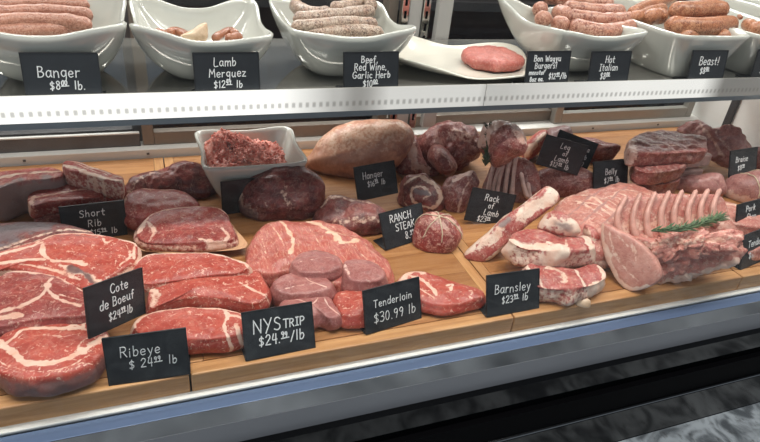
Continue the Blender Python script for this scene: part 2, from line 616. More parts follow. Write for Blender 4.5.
# rear: sill, tracks, sliding doors
rail('rear_sill', [(1.185, 0.575), (1.185, 0.5435), (1.195, 0.541), (1.24, 0.541), (1.24, 0.575)], SILL, bevel=0.001)
rail('rear_back_wall', [(1.20, 0.544), (1.20, 0.642), (1.24, 0.642), (1.24, 0.575)], SILL)
rail('lower_track', [(1.199, 0.541), (1.199, 0.514), (1.206, 0.514), (1.206, 0.541)], DARKTRACK, x1=-0.03)
rail('track_highlight', [(1.198, 0.514), (1.198, 0.5115), (1.206, 0.5115), (1.206, 0.514)], SILL, x1=-0.03)  # thin white strip stands in for the highlight along the track
for x in np.arange(-0.9, 1.4, 0.22):
    q = MB()
    q.box(x, x + 0.005, 1.1835, 1.186, CAMZ - 0.554, CAMZ - 0.550)
    q.make('sill_screw', DARKTRACK, case)
for x0, x1, yy, mt in ((-1.05, -0.02, 1.222, DARKTRACK), (-0.025, 0.50, 1.20, BRONZE), (0.48, 0.99, 1.222, BRONZE), (0.965, 1.43, 1.20, ALUF)):
    f = MB()
    zb, zt = CAMZ - 0.5408, CAMZ + 0.55
    t = 0.022
    f.box(x0, x0 + t, yy, yy + 0.02, zb, zt)
    f.box(x1 - t, x1, yy, yy + 0.02, zb, zt)
    f.box(x0 + t, x1 - t, yy, yy + 0.02, zb, zb + 0.028)
    f.box(x0 + t, x1 - t, yy, yy + 0.02, zt - 0.03, zt)
    d = f.make('sliding_door', mt, case, bevel=0.0015)
    g = MB()
    g.box(x0 + t, x1 - t, yy + 0.008, yy + 0.012, zb + 0.028, zt - 0.03)
    g.make('door_glass', GLASS, d)
# corner post and the canopy that carries the lamp
p = MB()
p.box(1.440, 1.449, 1.085, 1.105, CAMZ - 0.64, CAMZ - .337)
p.make('corner_post', simple('post_dark', srgb(60, 58, 58), 0.4), case, bevel=0.002)
p = MB()
p.box(1.45, 1.47, 0.62, 1.24, CAMZ - 0.594, CAMZ - .25)
p.make('end_panel', LINER, case)
p = MB()
p.box(XL, XR, 0.56, 1.24, CAMZ + 0.70, CAMZ + 0.74)
p.make('canopy', GREYP, case)

# upright standards behind the shelf, the room behind
for x0 in (0.497, 0.545):
    u = MB()
    u.box(x0, x0 + 0.016, 1.172, 1.186, CAMZ - 0.52, CAMZ + 0.6)
    s = u.make('shelf_standard', simple('chrome', srgb(190, 190, 186), 0.12, metal=1.0), case, bevel=0.001)
    sl = MB()
    for z in np.arange(CAMZ - 0.5, CAMZ + 0.58, 0.025):
        sl.box(x0 + 0.0055, x0 + 0.0105, 1.1712, 1.1722, z, z + 0.015)
    sl.make('slot', BLACKR, s)
u = MB()
u.box(0.515, 0.543, 1.176, 1.19, CAMZ - 0.52, CAMZ + 0.6)
u.box(0.580, 0.612, 1.172, 1.19, CAMZ - 0.52, CAMZ + 0.6)
u.make('rear_mullion', simple('mullion_grey', srgb(172, 170, 166), 0.4, var=0.04), case, bevel=0.001)

# ------------------------------------------------------------------ cutting boards on the deck
BX = [-0.911, -0.450, 0.0105, 0.472, 0.933, 1.392]
board_labels = ['maple cutting board at the far left end under the ribs',
                'maple cutting board under the marbled ribeye at the left',
                'maple cutting board under the striploins and the tied roast',
                'maple cutting board under the lamb chops and the pork rack',
                'maple cutting board at the far right end beyond the pork rack']
for i in range(5):
    x0, x1 = BX[i] + 0.001, BX[i + 1] - 0.001
    e = empty('cutting_board', ((x0 + x1) / 2, 0.85, DECK - 0.0305))
    tag(e, board_labels[i], 'cutting board', 'maple boards lining the case')
    zb, zt = DECK - 0.0305, DECK
    pn = MB()
    yy = 0.582
    rng = random.Random(i)
    while yy < 1.175:
        y2 = min(yy + rng.choice((0.045, 0.055, 0.065)), 1.18)
        pn.box(x0 + 0.018, x1 - 0.018, yy, y2 - 0.0004, zb, zt - 0.0002, rng.uniform(0, 0.45))
        yy = y2
    pn.make('plank_panel', WOOD, e)
    fr = MB()
    fr.box(x0, x1, 0.5605, 0.5815, zb, zt)
    fr.make('front_strip', WOODL, e, bevel=0.002)
    for xs in (x0, x1 - 0.0175):
        q = MB()
        q.box(xs, xs + 0.0175, 0.5818, 1.18, zb, zt, rng.uniform(0, 0.3))
        q.make('side_strip', WOODY, e, bevel=0.0008)

# ------------------------------------------------------------------ upper shelf
shelf = empty('display_shelf', (0.3, 1.0, SHELF - 0.03))
tag(shelf, 'steel display shelf with a lit strip along its front edge', 'shelf')
sb = MB()
sb.box(XL + 0.02, XR - 0.03, 0.842, 1.165, SHELF - 0.010, SHELF)
sb.make('shelf_panel', simple('shelf_steel', srgb(176, 174, 168), 0.07, metal=0.75, var=0.04, vscale=3), shelf, bevel=0.001)
for x0, x1 in ((XL + 0.02, 0.5215), (0.5235, XR - 0.03)):
    n = 140
    V, F, A = [], [], []
    prof = [(0.8395, 0.3015), (0.8385, 0.338)]
    for i in range(n + 1):
        x = x0 + (x1 - x0) * i / n
        if x < 0.52:
            t = 1.28
            if x > 0.17:
                t = 1.28 - 0.83 * min(1, (x - 0.17) / 0.09)
            if x > 0.27:
                t = 0.45 - 0.2 * min(1, (x - 0.27) / 0.02) + 0.42 * min(1, max(0, (x - 0.31) / 0.04))
        else:
            t = 0.50 + 0.42 * min(1, max(0, (x - 0.56) / 0.25)) - 0.9 * min(1, max(0, (x - 1.0) / 0.06))
        t = max(t, 0.12)  # glare and its falloff with viewing angle, set as emission along the strip
        for y, d in prof:
            V.append((x, y, CAMZ - d))
            A.append(t)
    for i in range(n):
        F.append((2 * i, 2 * i + 2, 2 * i + 3, 2 * i + 1))
    base = len(V)
    for (x, y, z) in list(V):
        V.append((x, 0.843, z))
        A.append(0)
    for i in range(n):
        a, c = 2 * i, base + 2 * i
        F += [(a, c, c + 2, a + 2), (a + 1, a + 3, c + 3, c + 1)]
    F += [(0, 1, base + 1, base), (2 * n, base + 2 * n, base + 2 * n + 1, 2 * n + 1)]
    mesh('light_strip', V, [f[::-1] for f in F], LED, shelf, {'tone': A}, smooth=False)
rail('shelf_lip', [(0.8385, 0.338), (0.8375, 0.3465), (0.86, 0.3465), (0.86, 0.338)], STEEL, XL + 0.02, XR - 0.03, parent=shelf)
rail('shelf_underside', [(0.86, 0.3255), (0.86, 0.336), (1.165, 0.336), (1.165, 0.3255)], GREYP, XL + 0.02, XR - 0.03, parent=shelf)

# ------------------------------------------------------------------ builders for cuts of meat


def marks(P, n, p0, nrm, fat, alt, seed, rimd=None, rim=None):
    """fat seams and discoloured areas, given along lines of the cut: (points, half width in m, strength)"""
    out = []
    for lst in (fat, alt):
        v = np.zeros(len(P))
        for pts, wd, st in lst:
            L = on_plane(pts, p0, nrm) if len(pts[0]) == 2 else np.array(pts)
            if len(L) > 1:
                L = smooth_open(L, 30)
                d = seg_dist(P, L)
            else:
                d = np.linalg.norm(P - L[0], axis=1)
            d = d * (1 + 0.45 * fbm(P, 45, seed + 6, 2)) + fbm(P, 110, seed + 5, 2) * wd * 0.55
            v = np.maximum(v, st * np.clip(1.5 - d / wd, 0, 1))
        out.append(v)
    if rim and rimd is not None:
        wd, st = rim
        d = rimd + fbm(P, 60, seed + 9, 2) * wd * 0.4
        out[0] = np.maximum(out[0], st * np.clip(1.5 - d / wd, 0, 1))
    return out


def slab(name, px, z, th, mat, fat=(), alt=(), rim=None, side=0.0, sidealt=0.0, rnd=0.006, bulge=0.004, rough=0.0015, n=150, rings=30, tilt=(0, 0), seed=1, parent=None, flare=0.004, nz=28):
    """a cut lying flat: outline of its top face at height z over the boards, thickness th"""
    c0 = np.mean(px, axis=0)
    p0 = at(c0[0], c0[1], DECK + z)
    nrm = np.array([-tilt[0], -tilt[1], 1.0])
    nrm /= np.linalg.norm(nrm)
    O = smooth_closed(on_plane(px, p0, nrm), n)
    c = O.mean(0)
    dirs = O - c
    ln = np.linalg.norm(dirs, axis=1)[:, None]
    u = dirs / ln
    V, base, rimd, sd = [], [], [], []
    rs = np.linspace(0, 1, rings + 1)[1:]
    for r in rs:
        p = c + (dirs - u * rnd) * r
        V.append(p + nrm * (bulge * (1 - r ** 2.2)))
        base.append(p)
        rimd.append((ln[:, 0] - rnd) * (1 - r) + rnd * 0.6)
        sd.append(np.zeros(n))
    for k in range(1, 5):
        a = k / 4 * math.pi / 2
        p = O - u * rnd * (1 - math.sin(a))
        V.append(p - nrm * rnd * (1 - math.cos(a)))
        base.append(p)
        rimd.append(np.full(n, rnd * (1 - k / 4) * 0.6))
        sd.append(np.full(n, k / 4 * 0.6))
    rows = 8
    for k in range(1, rows + 1):
        f = k / rows
        dz = rnd + (th - rnd) * f
        p = O + u * flare * math.sin(f * math.pi) - u * (0.004 * max(0, f - 0.75) * 4)
        V.append(p - np.array([0, 0, 1.0]) * dz)
        base.append(O)
        rimd.append(np.zeros(n))
        sd.append(np.ones(n))
    V = np.concatenate(V)
    base = np.concatenate(base)
    rimd = np.concatenate(rimd)
    sd = np.concatenate(sd)
    nsurf = len(V)
    dn = fbm(V, nz, seed, 3) * rough * 1.6
    nr = np.tile(u, (len(V) // n, 1))
    mv = nrm[None] * (dn * (1 - sd))[:, None] + nr * (dn * 1.3 * sd)[:, None]
    V = V + mv
    cen = c + nrm * bulge
    bot = c - np.array([0, 0, th])
    V = np.r_[V, [cen], [bot]]
    base = np.r_[base, [c], [c]]
    rimd = np.r_[rimd, [1], [0]]
    sd = np.r_[sd, [0], [1]]
    V[:, 2] = np.maximum(V[:, 2], DECK + 0.0006)
    F = []
    nr_ = nsurf // n
    for i in range(nr_ - 1):
        for k in range(n):
            k2 = (k + 1) % n
            F.append((i * n + k, (i + 1) * n + k, (i + 1) * n + k2, i * n + k2))
    for k in range(n):
        F.append((nsurf, k, (k + 1) % n))
        F.append((nsurf + 1, (nr_ - 1) * n + (k + 1) % n, (nr_ - 1) * n + k))
    fa, al = marks(base, n, p0, nrm, fat, alt, seed, rimd, rim)
    fa = np.maximum(fa, side * sd)
    al = np.maximum(al, sidealt * sd)
    o = mesh(name, V, F, mat, parent, {'fat': np.clip(fa, 0, 1), 'alt': np.clip(al, 0, 1)})
    return o


def inflate(name, px, base_px, basez, back, front, mat, fat=(), alt=(), rough=0.003, seed=1, n=130, rings=34, power=2.0, parent=None, floor=None, nz=22, plane_n=None, setback=None):
    """a rounded piece: its outline seen from the front stands on base_px and is filled out front and back"""
    pb = at(base_px[0], base_px[1], DECK + basez)
    view = CAM - pb
    nrm = view / np.linalg.norm(view)
    if plane_n is not None:
        nrm = np.array(plane_n, dtype=float)
        nrm /= np.linalg.norm(nrm)
    hv = np.array([view[0], view[1], 0])
    hv /= np.linalg.norm(hv)
    p0 = pb - hv * (setback if setback is not None else back * 0.8)
    O = smooth_closed(on_plane(px, p0, nrm), n)
    c = O.mean(0)
    dirs = O - c
    V, Q = [], []
    rs = np.sin(np.linspace(0, math.pi / 2, rings + 1)[1:])
    for r in rs:
        p = c + dirs * r
        V.append(p + nrm * front * (1 - r ** power) ** (1 / power))
        Q.append(p)
    for r in rs[::-1][1:]:
        p = c + dirs * r
        V.append(p - nrm * back * (1 - r ** power) ** (1 / power))
        Q.append(p)
    V = np.concatenate(V)
    Q = np.concatenate(Q)
    ns = len(V)
    V = np.r_[V, [c + nrm * front], [c - nrm * back]]
    Q = np.r_[Q, [c], [c]]
    out = V - c
    out /= np.linalg.norm(out, axis=1)[:, None] + 1e-9
    V = V + out * (fbm(V, nz, seed, 3) * rough * 1.5)[:, None]
    fl = DECK + 0.0006 if floor is None else DECK + floor
    V[:, 2] = np.maximum(V[:, 2], fl)
    F = []
    m = ns // n
    for i in range(m - 1):
        for k in range(n):
            k2 = (k + 1) % n
            F.append((i * n + k, (i + 1) * n + k, (i + 1) * n + k2, i * n + k2))
    for k in range(n):
        F.append((ns, k, (k + 1) % n))
        F.append((ns + 1, (m - 1) * n + (k + 1) % n, (m - 1) * n + k))
    fa, al = marks(Q, n, p0, nrm, fat, alt, seed)
    return mesh(name, V, F, mat, parent, {'fat': np.clip(fa, 0, 1), 'alt': np.clip(al, 0, 1)})


def rod(name, pts, rad, mat, parent=None, seg=14, n=26, seed=1, rough=0.0, fatv=0.0, blunt=True):
    """sausage, rib bone: a rounded tube through points with radii"""
    P = smooth_open(pts, n)
    rad = np.interp(np.linspace(0, 1, n), np.linspace(0, 1, len(rad)), rad) if not np.isscalar(rad) else np.full(n, float(rad))
    if blunt:
        L = np.r_[0, np.cumsum(np.linalg.norm(np.diff(P, axis=0), axis=1))]
        e = np.minimum(L, L[-1] - L)
        k = np.clip(e / (rad.max() * 1.1), 0, 1)
        rad = rad * np.maximum(0.12, np.sqrt(1 - (1 - k) ** 2))
    V, F = tube_geo(P, rad, seg)
    if rough:
        cc = np.repeat(P, seg, axis=0)
        u = V - cc
        V = cc + u * (1 + fbm(V, 70, seed, 2) * rough)[:, None]
    return mesh(name, V, F, mat, parent, {'fat': np.full(len(V), fatv), 'alt': np.zeros(len(V))})


# ------------------------------------------------------------------ bowls and dishes
def dish(name, c, hx, hy, base, hz, corner, th, mat, expo=7.0, bexpo=2.6, rot=0.0, curve=1.7, N=112, z0=SHELF, pw=3.0, corners=(1, 1, 1, 1), k=14):
    """square dish: rim side height hz, corners raised by corner; (back-right, back-left, front-left, front-right)"""
    th_ = np.linspace(0, 2 * math.pi, N, endpoint=False)

    def sup(t, n):
        ct, st = np.cos(t), np.sin(t)
        r = (np.abs(ct) ** n + np.abs(st) ** n) ** (-1 / n)
        return ct * r, st * r
    wt = np.abs(np.sin(2 * th_)) ** pw
    quad = (th_ // (math.pi / 2)).astype(int) % 4
    wt = wt * np.array(corners)[quad]
    H = hz + corner * wt
    V = []

    def ring(t, off, dz):
        n = bexpo + (expo - bexpo) * t
        sx, sy = sup(th_, n)
        g = 1 - (1 - t) ** curve
        ax = base[0] + (hx - base[0]) * g - off
        ay = base[1] + (hy - base[1]) * g - off
        # raised corners also reach outwards
        pull = 1 + 0.07 * wt * t * t
        V.append(np.stack([sx * ax * pull, sy * ay * pull, H * t ** 1.25 * 1.0 + dz], 1))
    ts = np.linspace(0, 1, k)
    for t in ts:
        ring(t, 0, 0)
    ring(1.0, th * 0.5, th * 0.35)
    for t in ts[::-1]:
        ring(t, th, th * 0.2 if t > 0.95 else th * (1 - t) + th * 0.15)
    V = np.concatenate(V)
    m = len(V) // N
    V = np.r_[V, [[0, 0, 0]], [[0, 0, th]]]
    cr, sr = math.cos(rot), math.sin(rot)
    W_ = V.copy()
    W_[:, 0] = V[:, 0] * cr - V[:, 1] * sr + c[0]
    W_[:, 1] = V[:, 0] * sr + V[:, 1] * cr + c[1]
    W_[:, 2] += z0 + 0.0004
    F = []
    for i in range(m - 1):
        for q in range(N):
            q2 = (q + 1) % N
            F.append((i * N + q, i * N + q2, (i + 1) * N + q2, (i + 1) * N + q))
    for q in range(N):
        q2 = (q + 1) % N
        F.append((m * N, q2, q))
        F.append((m * N + 1, (m - 1) * N + q, (m - 1) * N + q2))
    return mesh(name, W_, F, mat, origin=(c[0], c[1], z0))


G = 'white dishes on the upper shelf'
tag(dish('serving_bowl', (-0.128, 0.975), 0.102, 0.104, (0.05, 0.05), 0.079, 0.015, 0.005, CERAMIC), 'white square bowl heaped with long pink sausages at the far left', 'bowl', G)
tag(dish('serving_bowl', (0.082, 0.975), 0.096, 0.102, (0.045, 0.05), 0.072, 0.019, 0.005, CERAMIC, corners=(1, 1, 1.1, .4)), 'white square bowl nearly empty with a few scraps of sausage', 'bowl', G)
tag(dish('serving_bowl', (0.306, 0.980), 0.099, 0.100, (0.05, 0.05), 0.077, 0.015, 0.005, CERAMIC, corners=(1, 1, 0.5, 1.0)), 'white square bowl of grey mottled sausages beside the platter', 'bowl', G)
tag(dish('serving_bowl', (0.772, 0.988), 0.099, 0.112, (0.05, 0.055), 0.081, 0.012, 0.005, CERAMIC, corners=(.8, 2.2, .8, 0.8)), 'white square bowl of pink mottled sausages right of the platter', 'bowl', G)
tag(dish('serving_dish', (1.021, 1.032), 0.096, 0.162, (0.066, 0.145), 0.085, 0.003, 0.006, CERAMIC, expo=8, bexpo=5, curve=1.2), 'white deep rectangular dish of thick brown sausages', 'dish', G)
tag(dish('serving_dish', (1.229, 1.032), 0.096, 0.162, (0.066, 0.145), 0.085, 0.003, 0.006, CERAMIC, expo=8, bexpo=5, curve=1.2), 'white rectangular dish cut by the right edge with small sausage pieces', 'dish', G)
tag(dish('serving_bowl', (1.375, 1.09), 0.05, 0.08, (0.035, 0.06), 0.11, 0.0, 0.005, CERAMIC, expo=4), 'white bowl rim at the top right corner behind the last dish', 'bowl', G)
tag(dish('platter', (0.546, 0.976), 0.134, 0.104, (0.09, 0.055), 0.010, 0.022, 0.005, STONEW, expo=4.5, bexpo=2.5, rot=-0.22, curve=1.3, pw=2.0, corners=(0.6, 0.8, 1, 0.6)), 'flat cream white platter holding a single burger patty', 'platter', G)
tag(dish('mince_bowl', (0.162, 1.022), 0.089, 0.080, (0.060, 0.052), 0.084, 0.003, 0.005, CERAMIC, z0=DECK, expo=9, bexpo=5, curve=1.25, corners=(1, 1, 1, 0.6)), 'white square bowl of ground meat on the lower boards', 'bowl')

# ------------------------------------------------------------------ sausages


def sausage(pix, d, r, mat, label, group, cat='sausage', name='sausage', seed=1, rough=0.06):
    pts = []
    for q in pix:
        dd = q[2] if len(q) > 2 else d
        pts.append(at(q[0], q[1], CAMZ - dd))
    return tag(rod(name, pts, r, mat, seed=seed, rough=rough, n=30, seg=16), label, cat, group)


g = 'pink bangers in the far left bowl'
for i, (p, d, l) in enumerate([
    ([(-28, 33), (20, 31), (60, 30), (94, 31)], .247, 'pink banger lowest and nearest the rim in the far left bowl'),
    ([(-28, 24), (20, 21), (58, 21), (92, 26)], .236, 'pink banger second from the front in the far left bowl'),
    ([(-24, 15), (30, 12), (62, 12), (93, 16)], .230, 'pink banger third from the front with a blunt end by the bowl wall'),
    ([(-20, 6), (30, 4), (60, 4), (90, 6)], .226, 'pink banger fourth from the front in the far left bowl'),
    ([(-15, -3), (30, -5), (60, -5), (84, -2)], .223, 'pink banger at the back of the far left bowl along the frame edge')]):
    sausage(p, d, .0108, SAU_B, l, g, seed=i, rough=.12)

g = 'grey mottled sausages in the third bowl'
for i, (p, d, l) in enumerate([
    ([(292, 33), (320, 33), (350, 31), (384, 33)], .246, 'grey mottled sausage lowest at the front rim of its bowl'),
    ([(291, 27), (315, 26), (345, 23), (378, 24)], .236, 'grey mottled sausage second from the front lying straight'),
    ([(293, 19), (312, 18), (340, 15), (374, 11)], .227, 'grey mottled sausage third from the front rising to the right'),
    ([(294, 4), (302, 10), (316, 14), (330, 12)], .224, 'grey mottled sausage bent at the back left of its bowl'),
    ([(330, 8), (345, 7), (358, 1), (364, -4)], .222, 'grey mottled sausage curling up at the back of its bowl'),
    ([(352, -2), (366, 2), (373, 7)], .224, 'short grey mottled sausage end at the back right of its bowl')]):
    sausage(p, d, .0115, SAU_G, l, g, seed=20 + i, rough=.1)

g = 'pink mottled sausages in the bowl right of the platter'
for i, (p, d, l) in enumerate([
    ([(570, 25), (588, 30), (610, 32), (633, 27)], .243, 'pink mottled sausage lowest at the front of its bowl'),
    ([(566, 16), (585, 19), (608, 21), (632, 19)], .233, 'pink mottled sausage second from the front pointing to the right'),
    ([(562, 7), (580, 10), (600, 12), (624, 12)], .224, 'pink mottled sausage third from the front'),
    ([(556, -1), (576, 1), (596, 4), (614, 6)], .218, 'pink mottled sausage fourth from the front'),
    ([(545, -3), (570, -3), (590, -1), (606, 3)], .222, 'pink mottled sausage at the back along the frame edge'),
    ([(536, 19), (544, 19), (552, 20)], .236, 'stubby pink sausage end at the left wall of its bowl'),
    ([(534, 9), (541, 9), (548, 10)], .230, 'upper stubby pink sausage end at the left wall of its bowl'),
    ([(551, 22), (560, 24), (570, 26)], .243, 'stubby pink sausage end low in the middle of its bowl'),
    ([(552, 11), (560, 13), (570, 17)], .232, 'stubby pink sausage end in the middle of its bowl')]):
    sausage(p, d, .0158, SAU_H, l, g, seed=40 + i, rough=.1)

g = 'brown sausages in the rectangular dish'
for i, (p, d, l, r) in enumerate([
    ([(680, 38), (700, 35), (716, 36), (728, 40)], .243, 'thick brown sausage lowest behind the front wall of the dish', .018),
    ([(664, 24), (685, 27), (710, 27), (733, 24)], .226, 'thick brown sausage in the middle of the dish front', .0195),
    ([(671, 11), (690, 11), (708, 10), (726, 10)], .203, 'thick brown sausage lying on top of the dish', .0195),
    ([(646, 18), (656, 16), (668, 18)], .224, 'brown sausage end left of the topmost thick one', .017),
    ([(632, 13), (645, 7), (660, 4), (674, -3)], .220, 'long thin brown sausage curving up at the back of the dish', .013),
    ([(632, 18), (640, 16), (650, 12), (664, 9)], .226, 'thin brown sausage below the long curved one', .013)]):
    sausage(p, d, r, SAU_R, l, g, seed=60 + i)
g = 'sausage pieces in the last dish'
for i, (p, l) in enumerate([
    ([(746, 23), (751, 26), (757, 27)], 'small brown sausage piece left in the last dish at the right edge'),
    ([(753, 29), (760, 28), (768, 28)], 'small brown sausage piece cut by the right edge of the photo')]):
    sausage(p, .235, .014, SAU_R, l, g, seed=70 + i)
sausage([(739, 16), (741, 18)], .225, .005, COOKED, 'tiny brown crumb on the back wall of the last dish', None, 'crumb', 'sausage_crumb')
# scraps in the almost empty bowl
sausage([(168, 34), (175, 31), (183, 34), (190, 38)], .252, .007, COOKED, 'brown curved scrap of sausage left of the pale wedge', 'scraps in the nearly empty bowl')
sausage([(155, 31), (160, 32), (166, 34)], .247, .005, COOKED, 'thin brown scrap at the left of the nearly empty bowl', 'scraps in the nearly empty bowl')
sausage([(214, 39), (222, 34), (230, 31), (237, 35)], .252, .0065, COOKED, 'bent brown sausage scrap right of the pale wedge', 'scraps in the nearly empty bowl')
sausage([(226, 39), (236, 37), (242, 38)], .254, .007, COOKED, 'thin brown scrap at the right of the nearly empty bowl', 'scraps in the nearly empty bowl')
tag(inflate('sausage_wedge', [(180, 37), (187, 31), (196, 25), (205, 22), (208, 25), (207, 38), (196, 41)], (195, 36), .305, .010, .016, PALEFAT, floor=.27, setback=-.02), 'pale cream wedge of cut sausage in the nearly empty bowl', 'sausage piece', 'scraps in the nearly empty bowl')

# burger patty on the platter
t_ = np.linspace(0, 2 * math.pi, 90, endpoint=False)
pc = at(493, 58, SHELF + .020)
V = []
for rr, zz in [(0.2, 1), (0.4, 1), (0.6, 1), (0.8, .98), (0.92, .92), (0.98, .75), (1.0, .5), (.98, .25), (.9, 0.05), (.5, 0)]:
    V.append(np.stack([pc[0] + .060 * rr * np.cos(t_), pc[1] + .056 * rr * np.sin(t_), np.full(90, SHELF + .0085 + .021 * zz)], 1))
V = np.concatenate(V)
V += (fbm(V, 50, 3, 3) * .0035)[:, None] * np.array([.6, .6, .5])
V += (fbm(V, 300, 5, 2) * .0010)[:, None]
F = [(i * 90 + k, i * 90 + (k + 1) % 90, (i + 1) * 90 + (k + 1) % 90, (i + 1) * 90 + k)[::-1] for i in range(9) for k in range(90)]
F += [tuple(range(90)), tuple(9 * 90 + k for k in range(90))[::-1]]
tag(mesh('burger_patty', V, F, PATTY, None, {'fat': np.zeros(len(V)), 'alt': np.zeros(len(V))}), 'single round pink burger patty on the cream white platter', 'burger patty')

# ------------------------------------------------------------------ ground meat in its bowl
V, F = [], []
n, rings = 120, 40
cx_, cy_ = 0.152, 1.018
lim = []
for i in range(1, rings + 1):
    r = i / rings
    for k in range(n):
        a = 2 * math.pi * k / n
        q = (abs(math.cos(a)) ** 5 + abs(math.sin(a)) ** 5) ** (-1 / 5)
        x, y = .071 * r * q * math.cos(a), .060 * r * q * math.sin(a)
        hh = 0.076 + 0.032 * math.exp(-((x + .035) ** 2 + (y - .020) ** 2) / .0016) + .012 * math.exp(-((x - .02) ** 2 + (y + .012) ** 2) / .0008)
        hh -= .010 * max(0, r - .8) / .2
        V.append((cx_ + x, cy_ + y, DECK + hh))
V = np.array(V)
V[:, 2] += fbm(V * [1, 1, 0], 85, 3, 3) * .006 + fbm(V * [1, 1, 0], 330, 4, 2) * .0022
V = np.r_[V, [[cx_, cy_, DECK + .052]], [[cx_, cy_, DECK + .012]]]
for i in range(rings - 1):
    for k in range(n):
        F.append((i * n + k, (i + 1) * n + k, (i + 1) * n + (k + 1) % n, i * n + (k + 1) % n))
for k in range(n):
    F.append((rings * n, k, (k + 1) % n))
    F.append((rings * n + 1, (rings - 1) * n + (k + 1) % n, (rings - 1) * n + k))
gx, gy = V[:, 0] - cx_, V[:, 1] - cy_
alt_ = .55 * np.clip(1.3 - np.abs(gy + .042 - .1 * gx) / .016, 0, 1) * np.clip(1.2 - np.abs(gx + .012) / .06, 0, 1)
alt_ = np.maximum(alt_, np.clip(1.4 - np.hypot(gx + .028, gy + .012) / .010, 0, 1))
gm = mesh('ground_meat', V, F, MINCE, None, {'fat': np.zeros(len(V)), 'alt': alt_})
tag(gm, 'heap of coarse pink and browned ground meat in the white bowl', 'ground meat')
st = MB()
rg = random.Random(4)
pts_ok = [v for v in V[:rings * n] if True]
for i in range(420):
    v = np.array(rg.choice(pts_ok)) + np.array([0, 0, .0008])
    a = rg.uniform(0, math.pi * 2)
    l = rg.uniform(.004, .009)
    d = np.array([math.cos(a), math.sin(a), rg.uniform(-.5, .6)]) * l
    st.tube([v - d / 2, v, v + d / 2 - np.array([0, 0, .001])], [.0014, .0018, .0012], 5)
so = st.make('mince_strands', MINCE, gm, smooth=True)
so['kind'] = 'stuff'
tag(rod('meat_crumb', [(0.2195, 1.0755, DECK + .047), (0.222, 1.0765, DECK + .055)], .003, MINCE), 'small pink crumb stuck on the back wall of the ground meat bowl', 'crumb')

# ------------------------------------------------------------------ beef at the left
S_ = 'bone-in ribeye cuts shingled at the left'
# outline and fat seams of the front ribeye
o = slab('ribeye_steak', [(-14, 352), (0, 336), (18, 324), (38, 316), (62, 312), (85, 313), (100, 320), (109, 331), (106, 344), (97, 358), (84, 368), (60, 376), (30, 379), (6, 375), (-10, 366)], .032, .031, BEEF,
         fat=[([(-8, 345), (8, 348), (17, 355), (24, 362), (40, 365), (60, 363), (80, 354), (98, 342), (107, 336)], .0042, 1.1),
              ([(-6, 348), (12, 341), (22, 333), (40, 329), (62, 330), (74, 324), (78, 318)], .0026, .95),
              ([(70, 330), (82, 327), (84, 320), (79, 316)], .0030, 1.0), ([(74, 324), (88, 331), (100, 334)], .002, .8),
              ([(2, 343), (-8, 338)], .003, .9), ([(14, 330), (30, 322), (46, 318)], .0012, .6), ([(0, 364), (20, 373), (48, 374), (75, 369), (95, 358)], .0010, .5),
              ([(85, 345), (100, 349)], .0012, .6), ([(10, 346), (22, 340), (44, 336), (64, 338), (80, 334)], .0009, .5), ([(-6, 356), (10, 366), (34, 372), (64, 370), (90, 356)], .0012, .65), ([(88, 316), (96, 326), (104, 330)], .0016, .7), ([(6, 330), (30, 318), (60, 314), (84, 316)], .0012, .6), ([(78, 348), (86, 340), (96, 338)], .0011, .7)],
         side=0.22, sidealt=.75, rnd=.005, bulge=.003, rough=.0022, seed=11, n=200, rings=44)
tag(o, 'large marbled ribeye steak with a curved white fat seam at the front left', 'steak', S_)
o = slab('ribeye_steak', [(-14, 290), (0, 274), (12, 270), (35, 271), (60, 277), (80, 287), (95, 300), (102, 312), (80, 317), (55, 318), (28, 321), (0, 327), (-12, 322)], .046, .016, BEEF_D,
         fat=[([(-10, 273), (12, 270.5), (36, 271), (62, 277), (84, 289), (98, 303)], .0042, 1.1),
              ([(48, 290), (40, 299), (22, 307), (0, 312), (-10, 314)], .0022, .9),
              ([(52, 279), (48, 290), (58, 300), (80, 306)], .0028, .9), ([(60, 296), (80, 300)], .0014, .6), ([(-10, 321), (4, 318), (20, 316)], .003, 1.0)],
         side=.25, sidealt=.4, rnd=.004, seed=12, n=180, rings=40, tilt=(0, .12))
tag(o, 'bone-in ribeye steak with a pale fat edge lying behind the front ribeye', 'steak', S_)
o = slab('ribeye_steak', [(-14, 256), (0, 250), (20, 244), (40, 238), (58, 233), (78, 232), (100, 234), (122, 238), (137, 243), (136, 258), (124, 268), (108, 278), (92, 288), (70, 284), (40, 275), (10, 268), (-12, 270)], .052, .022, BEEF,
         fat=[([(38, 242), (55, 234), (76, 232), (102, 234), (124, 238.5), (136, 243.5)], .0042, 1.0),
              ([(43, 246), (44, 256), (52, 262), (70, 264), (86, 268)], .0028, .95),
              ([(-10, 258), (12, 251), (30, 246), (42, 243)], .0040, 1.0), ([(-10, 264), (20, 262), (45, 262)], .0038, .95),
              ([(102, 236), (106, 243), (112, 240)], .0016, .8), ([(126, 244), (130, 256), (120, 266)], .0018, .7), ([(134, 246), (134, 258)], .002, .8),
              ([(60, 266), (80, 274), (98, 282)], .0036, .9), ([(20, 266), (50, 270), (80, 280)], .002, .7)],
         alt=[([(70, 269), (84, 275), (92, 282)], .004, .8), ([(48, 238), (80, 236), (100, 239)], .002, .5)],
         side=.8, rnd=.004, seed=13, n=180, rings=42, tilt=(0, .10))
tag(o, 'ribeye steak with bright red eye and white top edge mid stack', 'steak', S_)
o = slab('ribeye_steak', [(-14, 228), (10, 222), (40, 221), (66, 224), (88, 229), (96, 236), (70, 240), (40, 246), (10, 254), (-12, 256)], .050, .02, AGED,
         fat=[([(-8, 252), (15, 246), (40, 238), (70, 231), (92, 231)], .0026, .7), ([(10, 250), (40, 242)], .0015, .6)],
         alt=[([(-10, 236), (20, 230), (40, 228)], .022, 1.0)], side=.2, rnd=.004, seed=14, tilt=(0, .08))
